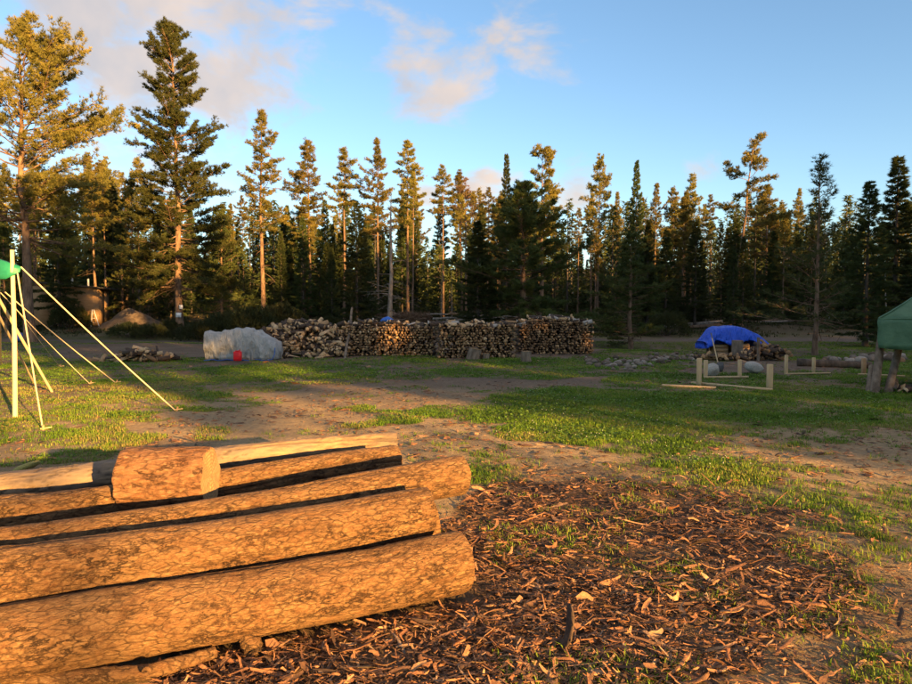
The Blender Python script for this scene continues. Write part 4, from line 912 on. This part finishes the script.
# leaning pole, stumps, rag
p, q = G(345, 358), AT(352, 308, 24.2)
P_ = np.array([p + (q - p) * t for t in np.linspace(-.02, 1, 8)]); P_[3:6, 0] += .03
o = MB().tube(P_ - np.array(p), np.linspace(.055, .04, 8), 9).build('leaning_pole', M['post'], None, True, loc=p); tag(o, 'crooked wooden pole leaning against the dull-ended firewood stack', 'pole')
def stump(px, py, r, h, label, mat='post', tilt=0.0):
    p = G(px, py); P_ = np.array([(0, 0, -.03), (0, 0, h * .4), (.01, 0, h)]); o = MB().tube(P_, np.array([r * 1.1, r * .97, r]), 14).build('stump', M[mat], None, True, loc=p, rot=(0, tilt, 0))
    k = MB().tube(np.array([(.01, 0, h + .002), (.01, 0, h + .012)]), r * .93, 14).build('cut_top', M['end'], o); return tag(o, label, 'stump')
stump(526, 362, .16, .33, 'pale chopping stump alone in front of the end firewood stack')
stump(473, 359, .22, .34, 'dark gnarled stump in front of the middle firewood stack', 'post', .2); stump(486, 359, .11, .18, 'little stump beside the dark gnarled stump')
p = AT(387, 322, 24.9); p.z = 1.24; drape_o = drape('blue_rag', [(-.2, .05), (-.1, .13), (.05, .15), (.2, .05)], -.08, .1, lambda v: .0, lambda v: .0, M['blue'], 'crumpled blue rag lying on top of the dull-ended firewood stack', seed=9, wr=.03, nx_=14, edge=.05, cat='rag'); drape_o.location = p
# blue tarp over crates
c = G(732, 357); bt = drape('blue_tarp', [(-1.28, .45), (-1.18, .62), (-.85, 1.06), (-.2, 1.1), (.2, 1.04), (.7, .78), (1.05, .5), (1.38, .27), (1.62, .24)], -.1, 1.0, lambda v: .5 + .1 * math.sin(v * 5) - (.2 if v < -1.0 else 0) - .28 * max(0, v - .45), lambda v: .25, M['btarp'], 'bright blue tarp draped over crates of wood at the clearing edge', seed=5, wr=.05, edge=.07, z0=.1)
c = c + Vector((.5, 0, 0)); bt.location = (c.x, c.y + .55, c.z)
for k, (dx, w, h, lab) in enumerate([(-.66, .5, .42, 'slatted wooden crate beneath the peaked end of the blue tarp'), (.1, .62, .46, 'wide wooden crate beneath the middle of the blue tarp'), (.8, .5, .36, 'wooden crate beneath the low end of the blue tarp')]):
    cr_ = empty('wooden_crate', (c.x + dx, c.y + .85, tz(c.x + dx, c.y + .85)), 0, lab, 'crate', 'crates under the blue tarp')
    for j in range(3): MB().box((0, -.25, .07 + j * h / 3), (w, .02, h / 3 - .02)).build('slat', M['ply'], cr_); MB().box((0, .25, .07 + j * h / 3), (w, .02, h / 3 - .02)).build('slat', M['ply'], cr_)
    for sx in (-1, 1): MB().box((sx * (w / 2 - .012), 0, h / 2), (.022, .47, h)).build('side_panel', M['ply'], cr_)
    MB().box((0, 0, h - .04), (w - .06, .44, .05)).build('lid', M['ply'], cr_)
    MB().box((0, 0, .75 + .0 * k), (.05, .05, .02)).mesh('unused')
for dx in (-1.0, -.3, .45): MB().box((0, 0, .42 if dx < .4 else .3), (.07, .07, .86 if dx < .4 else .6)).build('prop_post', M['post'], bt, loc=(dx, .5, 0))
stump(737, 358, .2, .62, 'tall upright log section below the blue tarp', 'post'); 
p = G(758, 361); tag(MB().tube(np.array([(0, 0, -.05), (.01, 0, .35), (0, 0, .78)]), .05, 9).build('wooden_post', M['post'], None, True, loc=p), 'dark upright post at the end of the blue tarp', 'post')
stump(765, 360, .19, .42, 'grey drum-like stump next to the dark upright post', 'post')
# shovel stuck beside the boulder
p, q = G(720, 372), AT(711, 333, 18.2); ax_ = (q - p); sv = empty('shovel', p, 0, 'long-handled shovel leaning upright beside the pale boulder', 'shovel')
MB().tube(np.array([ax_ * t for t in (.2, .5, .8, .86)]), .016, 8).build('handle', M['stake'], sv); MB().tube(np.array([ax_ * t for t in (.86, .93, 1)]), .018, 8).build('grip', M['steel'], sv)
bl = np.array([(-.09, 0, .26), (0, .02, .27), (.09, 0, .26), (-.1, -.01, .1), (0, .02, .1), (.1, -.01, .1), (-.05, 0, .0), (0, .015, -.04), (.05, 0, 0)]); bo_ = MB().add(bl, [(0, 1, 4, 3), (1, 2, 5, 4), (3, 4, 7, 6), (4, 5, 8, 7)]).build('blade', M['steel'], sv); bo_.modifiers.new('t', 'SOLIDIFY').thickness = .006

# ------------------------------------------------------------------ rocks
def rock_mesh(seed, flat=.75, mat='rock', sub=2):
    import bmesh
    bm = bmesh.new(); bmesh.ops.create_icosphere(bm, subdivisions=sub, radius=1); rng = np.random.default_rng(seed); pl = unit(rng.normal(size=(7, 3))); dd = rng.uniform(.72, .95, 7)
    for v in bm.verts:
        c_ = np.array(v.co)
        for n_, d_ in zip(pl, dd):
            e = c_ @ n_ - d_
            if e > 0: c_ = c_ - n_ * e * .85
        v.co = c_ * (1, rng.uniform(.99, 1.01), flat) * (1 + rng.normal(0, .02))
    me = bpy.data.meshes.new('rock'); bm.to_mesh(me); bm.free(); me.materials.append(M[mat]); me.polygons.foreach_set('use_smooth', np.ones(len(me.polygons), bool)); return me
RK = [rock_mesh(600 + k, .6 + .08 * (k % 4)) for k in range(7)]; RKO = [rock_mesh(620 + k, .7, 'orock') for k in range(2)]; RKD = [rock_mesh(630 + k, .7, 'mound') for k in range(2)]
BLD = [rock_mesh(640 + k, .8, 'boulder', 3) for k in range(2)]
def rock(px, py, r, label, group=None, me=None, cat='rock', name='rock'):
    p = G(px, py); o = ob(name, me or RK[rw.integers(7)], None, (p.x, p.y, p.z + r * .38), (rw.normal(0, .2), rw.normal(0, .2), rw.uniform(0, 6)), (r * rw.uniform(.85, 1.2), r, r)); return tag(o, label, cat, group)
rock(712, 376, .40, 'pale round boulder beside the shovel', None, BLD[0], 'boulder', 'boulder').scale = (.2, .19, .22)
rock(754, 373, .38, 'pale wedge-shaped boulder right of the shovel', None, BLD[1], 'boulder', 'boulder').scale = (.27, .2, .19)
for k in range(150):
    t = rw.random(); px = 586 + 112 * t; py = 360.5 + 2.5 * math.sin(t * 5) + rw.normal(0, 2.6) + (2 if .2 < t < .6 else 0)
    rock(px, py, rw.uniform(.045, .12), 'small rock in the low rubble row in front of the ditch', 'rocks in the low rubble row', RKO[0] if rw.random() < .0 else RKD[0] if rw.random() < .2 else None)
for k in range(34):
    px = rw.uniform(846, 905); py = 360 + rw.normal(0, 1.6) - .02 * (px - 846)
    rock(px, py, rw.uniform(.09, .22), 'pale rock in the rubble line behind the green canopy', 'rocks behind the green canopy')
for k in range(9): rock(824 + rw.uniform(0, 16), 360 + rw.normal(0, .8), rw.uniform(.08, .15), 'pale rock beside the dark fallen log', 'rocks beside the dark fallen log')
rock(25, 471, .09, 'yellow lichen-covered rock on the ground behind the logs', None, RKO[0]).scale = (.17, .12, .06)
for px, py, r in ((123, 333, .5), (108, 330, .3), (52, 331, .3)): rock(px, py, r, 'grey stone at the foot of the soil mound', 'stones near the soil mound')
for k in range(40):
    x_, y_, _ = (rw.uniform(-4, 7), rw.uniform(4.8, 11), 0)
    r = rw.uniform(.012, .03); tag(ob('pebble', RK[rw.integers(7)], None, (x_, y_, tz(x_, y_) + r * .3), (0, 0, rw.uniform(0, 6)), r), 'small pebble lying on the bare soil', 'pebble', 'pebbles on the bare soil')

# ------------------------------------------------------------------ stakes and boards of the building plot
def stake(px, pyb, pyt, label, w=.09, mat='stake', lean=(0, 0)):
    p = G(px, pyb); h = (pyb - pyt) / FPX * p.y; z0 = -.1
    o = MB().box((0, 0, (h + z0) / 2), (w, w * .95, h - z0)).build('wooden_stake', M[mat], None, loc=p, rot=(lean[0], lean[1], rw.normal(0, .25)))
    bv = o.modifiers.new('bevel', 'BEVEL'); bv.width = .006; return tag(o, label, 'stake', 'stakes marking out the plot')
stake(699, 385, 358, 'square lumber stake at the corner where two boards meet', .10)
stake(705.5, 378, 360, 'square lumber stake just behind the corner stake', .08)
stake(739.5, 377.5, 359.5, 'square lumber stake at the end of the rear board', .08)
stake(769.5, 389, 364, 'square lumber stake at the end of the front board', .10)
stake(786, 374.5, 355, 'thin weathered stake on the dirt beside the firewood heap', .07)
stake(813.5, 373, 357.5, 'thin lumber stake near the dark fallen log', .07)
stake(863.5, 374, 358, 'reddish stake beside the canopy posts', .09, 'ply')
def board(pa, pb, w, label, h=.04):
    a, b = G(*pa), G(*pb); c = (a + b) / 2; d = b - a; o = MB().box((0, 0, 0), (d.length, w, h)).build('board', M['stake'], None, loc=(c.x, c.y, max(a.z, b.z, c.z) + h * .45 + .012), rot=(0, 0, math.atan2(d.y, d.x)))
    bv = o.modifiers.new('bevel', 'BEVEL'); bv.width = .005; return tag(o, label, 'board', 'boards laid on the plot')
board((692, 384), (772, 391), .09, 'long lumber board joining the two nearer stakes'); board((662, 386.5), (716, 389), .09, 'short lumber board lying loose before the corner stake')
board((704, 378.5), (748, 378), .08, 'rear lumber board parallel to the dark soil'); board((786, 375), (830, 374), .07, 'thin board on the far side of the plot', .03); board((858, 375), (905, 377), .07, 'thin board beside the reddish stake', .03)
a, b = G(797, 366), G(872, 369); c = (a + b) / 2
P_ = np.array([a + (b - a) * t for t in np.linspace(0, 1, 12)]); P_[:, 2] = terrain(P_[:, 0], P_[:, 1]) + .1; P_[:, 1] += np.sin(np.linspace(0, 7, 12)) * .04
tag(MB().tube(P_ - np.array(c), np.linspace(.13, .10, 12), 12).build('fallen_log', M['sbark'], None, True, loc=c), 'long dark fallen log lying on the dirt of the plot', 'log')

# ------------------------------------------------------------------ green canopy on log posts
CPR = -R(33)
cp = empty('canopy', (11.03, 13.19, tz(11.03, 13.19)), CPR, 'green tarp canopy with hanging valance on rough log posts', 'canopy')
x0, x1, y0, y1 = -2.15, 2.2, -1.5, 1.9; ze, zb_ = 1.46, .88; pk = np.array([0.1, .2, 3.3]); nA = 40
per = []
for e in range(4):
    A_, B_ = [np.array(v) for v in [((x0, y0), (x1, y0)), ((x1, y0), (x1, y1)), ((x1, y1), (x0, y1)), ((x0, y1), (x0, y0))][e]]
    per += [A_ + (B_ - A_) * t for t in np.linspace(0, 1, nA, False)]
per = np.array(per); n4 = len(per); rows = []
for t in np.linspace(0, 1, 14):                                   # roof sags between eave and peak
    z = ze + (pk[2] - ze) * t ** 1.08; q = per * (1 - t) + pk[:2] * t
    zz = np.full(n4, z) - .05 * math.sin(t * math.pi) * np.abs(np.sin(np.arange(n4) / nA * np.pi)) + (fbm(q[:, 0] * 2, q[:, 1] * 2, 1, 3, 4) - .5) * .05
    rows.append(np.c_[q, zz])
roofV = np.vstack(rows[::-1]); k = np.arange(n4); k2 = (k + 1) % n4
RF = np.vstack([np.stack([a * n4 + k, a * n4 + k2, (a + 1) * n4 + k2, (a + 1) * n4 + k], -1) for a in range(13)])
o = ob('canopy_roof', mesh_np('canopy_roof', roofV, [RF], M['dtarp'], True), cp); o.modifiers.new('t', 'SOLIDIFY').thickness = .006
rows = []
for t in np.linspace(0, 1, 9):
    cen = per.mean(0); f = (fbm(np.arange(n4) * .16, np.full(n4, t * 1.5), 1, 3, 8) - .5) * .14 * (.3 + t); dv = unit(per - cen)
    rows.append(np.c_[per + dv * (f[:, None] + .012 * (t > 0) - .05 * t), rows and 0 * f + ze + (zb_ - ze) * t + (t == 1) * (fbm(np.arange(n4) * .25, np.zeros(n4), 1, 2, 3) - .5) * .1 if t > 0 else rows or 0 * f + ze])
VV = np.vstack([np.asarray(r_, float) for r_ in rows]); VF = np.vstack([np.stack([a * n4 + k, a * n4 + k2, (a + 1) * n4 + k2, (a + 1) * n4 + k], -1) for a in range(8)])
o = ob('valance', mesh_np('valance', VV, [VF], M['dtarp'], True), cp); o.modifiers.new('t', 'SOLIDIFY').thickness = .006
for cx_, cy_2 in ((x0, y0), (x1, y0), (x1, y1), (x0, y1)):
    MB().tube(np.array([(cx_ + (pk[0] - cx_) * t, cy_2 + (pk[1] - cy_2) * t, ze + (pk[2] - ze) * t ** 1.08 + .012) for t in np.linspace(0, 1, 14)]), .012, 6, caps=False).build('seam', M['dtarp'], cp)
MB().tube(np.vstack([np.c_[per, np.full(n4, ze + .006)], [[per[0][0], per[0][1], ze + .006]]]), .014, 6, caps=False).build('eave_cord', M['dtarp'], cp)
base = np.array([11.03, 13.19, tz(11.03, 13.19)]); RC = np.array(Euler((0, 0, -CPR)).to_matrix())
def cpost(px, py, tx, ty, D, r, mat='post'):
    b = G(px, py); t_ = AT(tx, ty, D); P_ = np.array([np.array(b + (t_ - b) * q) for q in np.linspace(-.05, 1, 7)]) - base; P_ = P_ @ RC.T
    MB().tube(P_, np.linspace(r * 1.1, r, 7), 10).build('post', M[mat], cp, True)
cpost(874.5, 393, 881, 340, 13.5, .075); cpost(869, 392, 872, 366, 13.4, .06); cpost(888, 392, 901, 340, 13.8, .07); cpost(895, 391, 895, 380, 13.9, .06); cpost(975, 394, 975, 335, 13.6, .075); cpost(960, 378, 960, 330, 16.2, .075)
p = G(908, 393); fh = empty('firewood_heap', p, 0, 'few pale split logs lying beside the canopy posts', 'firewood heap')
for k in range(7): split_at(fh, (rw.uniform(-.1, .7), rw.uniform(-.2, .2), .05 + .05 * (k % 2)), (rw.uniform(0, 6), rw.normal(0, .2), rw.uniform(0, 6)), .9, [3, 6, 8][k % 3])

# ------------------------------------------------------------------ green shelter with poles and guy ropes
pb = G(15, 417); D0 = pb.y; top = AT(12, 250, D0); sh = empty('tarp_shelter', pb, 0, 'bright green tarp shelter with wooden poles and many guy ropes', 'shelter'); B0 = np.array(pb)
def T(v): return np.array(v) - B0
corner = AT(21, 267, D0); 
MB().tube(np.array([T(pb) - (0, 0, .1), T(pb) * .5 + T(top) * .5 + (.015, 0, 0), T(top)]), np.array([.036, .033, .028]), 10).build('pole', M['pole'], sh, True)
nn = 26; S_, T2 = np.meshgrid(np.linspace(0, 1, nn), np.linspace(0, 1, nn), indexing='ij'); c00 = np.array(corner); c10 = c00 + (-5.2, -.3, 1.3); c01 = c00 + (-3.1, 3.7, .1); c11 = c00 + (-8, 3.5, 1.1)
Pq = ((1 - S_) * (1 - T2))[..., None] * c00 + (S_ * (1 - T2))[..., None] * c10 + ((1 - S_) * T2)[..., None] * c01 + (S_ * T2)[..., None] * c11
Pq[..., 2] += np.sin(np.clip(T2 * math.pi, 0, math.pi)) * .22 * (1 - .35 * (1 - S_)) + np.abs(np.sin(S_ * math.pi * 2)) * .06 * (1 - T2) + (fbm((S_ * 9).ravel(), (T2 * 9).ravel(), 1, 3, 6).reshape(S_.shape) - .5) * .07
i0 = np.arange(nn - 1)[:, None] * nn + np.arange(nn - 1)[None]; QF = np.stack([i0, i0 + nn, i0 + nn + 1, i0 + 1], -1).reshape(-1, 4)
o = ob('canopy', mesh_np('canopy', Pq.reshape(-1, 3) - B0, [QF], M['gtarp'], True), sh); o.modifiers.new('t', 'SOLIDIFY').thickness = .004
fr = Pq[:, 0]; rows = [fr]
for t in (.35, .7, 1.0): rows.append(fr + np.stack([0 * fr[:, 0], -.03 * t + (fbm(np.arange(nn) * .5, np.full(nn, t), 1, 2, 3) - .5) * .06, -t * (.08 + .24 * np.clip(np.linspace(0, 18, nn), 0, 1)) + 0 * fr[:, 0]], 1))
o = ob('front_flap', mesh_np('front_flap', np.vstack(rows) - B0, [np.vstack([np.stack([a * nn + np.arange(nn - 1), a * nn + np.arange(1, nn), (a + 1) * nn + np.arange(1, nn), (a + 1) * nn + np.arange(nn - 1)], -1) for a in range(3)])], M['gtarp'], True), sh); o.modifiers.new('t', 'SOLIDIFY').thickness = .004
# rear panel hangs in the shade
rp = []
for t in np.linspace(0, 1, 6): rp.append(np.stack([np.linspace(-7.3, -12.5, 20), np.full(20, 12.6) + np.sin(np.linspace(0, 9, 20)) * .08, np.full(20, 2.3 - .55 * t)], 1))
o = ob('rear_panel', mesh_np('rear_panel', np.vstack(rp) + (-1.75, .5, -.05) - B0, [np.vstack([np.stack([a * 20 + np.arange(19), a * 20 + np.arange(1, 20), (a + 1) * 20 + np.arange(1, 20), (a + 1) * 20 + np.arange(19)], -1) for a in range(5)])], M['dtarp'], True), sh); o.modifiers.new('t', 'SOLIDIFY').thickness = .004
def rope(a, b, r=.011, peg=True, mat='rope', sag=.03):
    a, b = np.array(a), np.array(b); P_ = np.array([a + (b - a) * t - np.array([0, 0, sag * math.sin(t * math.pi)]) for t in np.linspace(0, 1, 14)]) - B0
    o = MB().tube(P_, r, 7).build('guy_rope' if mat == 'rope' else 'brace_pole', M[mat], sh, True)
    if peg:
        u_ = unit(b - a) * (1, 1, 0); MB().tube(np.array([b - B0 + (0, 0, -.06), b - B0 + u_ * .04 + (0, 0, .07)]), .016, 7).build('peg', M['ply'], o)
        MB().tube(np.array([b - B0 + (-.02, -.03, .02), b - B0 + (.09, .05, .03)]), .010, 6).build('peg_stick', M['stake'], o)
rope(corner, G(176, 411)); rope(AT(17, 270, D0), G(43, 430)); rope(AT(5, 292, 13.2), G(116, 383)); rope(AT(-2, 290, 13.6), G(90, 384), .008); rope(AT(12, 303, 14.5), G(60, 367), .007)
rope(AT(-12, 280, 10.6), G(52, 392), .026, False, 'pole', 0); rope(AT(-14, 291, 10.4), G(34, 383), .022, False, 'pole', 0); rope(AT(-1, 290, 12.2), G(1, 366), .02, False, 'pole', 0)

# ------------------------------------------------------------------ shed, mound, notices, clutter in the trees
SD = 44.0; sp = AT(72, HOR, SD); sz_ = tz(sp.x, sp.y); shed = empty('plywood_shed', (sp.x, sp.y, sz_), R(14), 'brown plywood shed with sloping roof and two white vent pipes', 'shed')
for k in range(3): MB().box((-1.31 + k * 1.305, -1.2, 1.2), (1.285, .05, 2.6 - .06 * k)).build('wall_panel', M['ply'], shed)
for k in range(2): MB().box((2.25 - .3, -.58 + k * 1.16, 1.15), (.05, 1.14, 2.3)).build('wall_panel', M['ply'], shed)
MB().box((-1.95, 0, 1.25), (.05, 2.36, 2.5)).build('wall_panel', M['ply'], shed); MB().box((0, 1.2, 1.25), (3.8, .05, 2.5)).build('wall_panel', M['ply'], shed)
rf = MB().box((0.1, 0, 2.6), (4.9, 3.1, .1), rot=Euler((0, R(5), 0))).build('roof', M['roof'], shed)
for dx in (.35, 1.3): MB().tube(np.array([(dx, -1.0, 2.5 - dx * .08), (dx, -1.0, 3.12 - dx * .08)]), .06, 10).build('vent_pipe', M['white'], shed)
ld = AT(93, HOR, SD - 1.6); ldo = empty('step_ladder', (ld.x, ld.y, tz(ld.x, ld.y)), 0, 'white step ladder standing at the corner of the plywood shed', 'ladder')
for sx in (-.14, .2): MB().tube(np.array([(sx + .18 * (1 if sx > 0 else 0), 0, 0), (-.1 + .1 * (sx > 0), .1, 1.1)]), .03, 6).build('rail', M['white'], ldo)
for h in (.25, .55, .85): MB().box((.04 - h * .1, .05, h), (.34 - h * .12, .06, .03)).build('rung', M['white'], ldo)
mp_ = AT(134, HOR, 42); nr, na = 16, 40; rr2 = np.linspace(0, 1, nr); aa = np.linspace(0, 2 * np.pi, na, False); RR, AA = np.meshgrid(rr2, aa, indexing='ij')
mxn, myn = RR * np.cos(AA), RR * np.sin(AA); mz = .98 * (1 - RR ** 1.45) * (1 + .9 * (fbm(mxn.ravel() * 2 + 5, myn.ravel() * 2, 1, 3, 7).reshape(RR.shape) - .5)) - .25 * RR ** 4
mk = np.arange(nr - 1)[:, None] * na; mj = np.arange(na)[None]; mj2 = (mj + 1) % na
tag(ob('soil_mound', mesh_np('soil_mound', np.stack([mxn * 2.5 - mz * .35, myn * 1.6, mz], -1).reshape(-1, 3), [np.stack([mk + mj, mk + mj2, mk + na + mj2, mk + na + mj], -1).reshape(-1, 4)[:, ::-1]], M['mound'], True), None, (mp_.x, mp_.y, tz(mp_.x, mp_.y))), 'brown mound of heaped soil between the shed and the tall pine', 'soil mound')
for px, py, w, h, lab in ((181, 307, .2, .24, 'upper white notice on the trunk of the tall pine'), (178.5, 315, .3, .26, 'lower white notice on the trunk of the tall pine')):
    p = AT(px, py, 37.62); tag(MB().box((0, 0, 0), (w, .012, h)).build('notice', M['white'], None, loc=p, rot=(0, rw.normal(0, .06), .05)), lab, 'notice')
p = G(20, 332); tag(ob('blue_bundle', rock_mesh(701, .8, 'blue'), None, (AT(19, 327, 33).x, 33, tz(-21, 33) + .25), None, .32), 'blue bundle on the ground behind the guy ropes', 'bundle')
# fallen trunks and brush in the forest gap
for k in range(16):
    px = rt.uniform(370, 492); D = rt.uniform(40, 50); p = AT(px, HOR, D); L = rt.uniform(2, 6); az = rt.uniform(-.5, .5); z = tz(p.x, p.y) + rt.uniform(.15, .7)
    P_ = np.array([(math.cos(az) * L * t, math.sin(az) * L * t, .25 * math.sin(t * 3) * rt.uniform(-.3, 1) + t * rt.uniform(-.3, .4)) for t in np.linspace(-.5, .5, 7)])
    tag(MB().tube(P_, np.linspace(rt.uniform(.07, .14), .03, 7), 8).build('fallen_tree', M['grey' if k % 3 else 'tbark'], None, True, loc=(p.x, p.y, z)), 'grey fallen trunk lying in the forest gap behind the firewood', 'fallen trunk', 'fallen trunks in the forest gap')
for k in range(10):
    px = rt.uniform(655, 830); D = rt.uniform(42, 52); p = AT(px, HOR, D); L = rt.uniform(1.5, 4); az = rt.uniform(-.6, .6)
    P_ = np.array([(math.cos(az) * L * t, math.sin(az) * L * t, t * .2) for t in np.linspace(-.5, .5, 5)])
    tag(MB().tube(P_, np.linspace(.1, .05, 5), 8).build('fallen_tree', M['grey' if k % 2 else 'tbark'], None, True, loc=(p.x, p.y, tz(p.x, p.y) + .12)), 'grey fallen trunk on the slope behind the blue tarp', 'fallen trunk', 'fallen trunks behind the blue tarp')
for k in range(7):
    px = rt.uniform(385, 425); p = AT(px, HOR, rt.uniform(41, 45)); o = empty('dead_shrub', (p.x, p.y, tz(p.x, p.y)), k, 'reddish brown dead brush pile in the forest gap', 'brush', 'dead brush in the forest gap'); o.scale = (.8, .8, 1.0)
    if k == 0:
        V, F = tufts(np.random.default_rng(9).uniform((-1.2, -1.2, 0), (1.2, 1.2, .7), (500, 3)), unit(np.random.default_rng(10).normal(0, 1, (500, 3)) * (1, 1, .4)), 6, .25, .03, .9, np.random.default_rng(11)); DB = mesh_np('twigs', V, [F], M['dead'])
    ob('twigs', DB, o)
p = AT(828, 324, 50); tag(ob('white_boulder', rock_mesh(705, .75, 'white'), None, (p.x, p.y, tz(p.x, p.y) + .3), (.1, 0, 1), (.8, .5, .5)), 'white covered load half hidden in the trees behind the young pine', 'covered load')
p = G(845, 0) if False else AT(871, 310, 31); tag(MB().tube(np.array([(0, 0, 0), (.03, 0, 1.2), (.0, 0, 2.6), (.02, 0, 3.4)]), np.array([.035, .03, .025, .01]), 8).build('birch_sapling', M['birch'], None, True, loc=(p.x + .25, 30.2, tz(p.x, 30.2)), rot=(0, -.05, 0)), 'thin white birch trunk against the dark spruce by the canopy', 'tree')
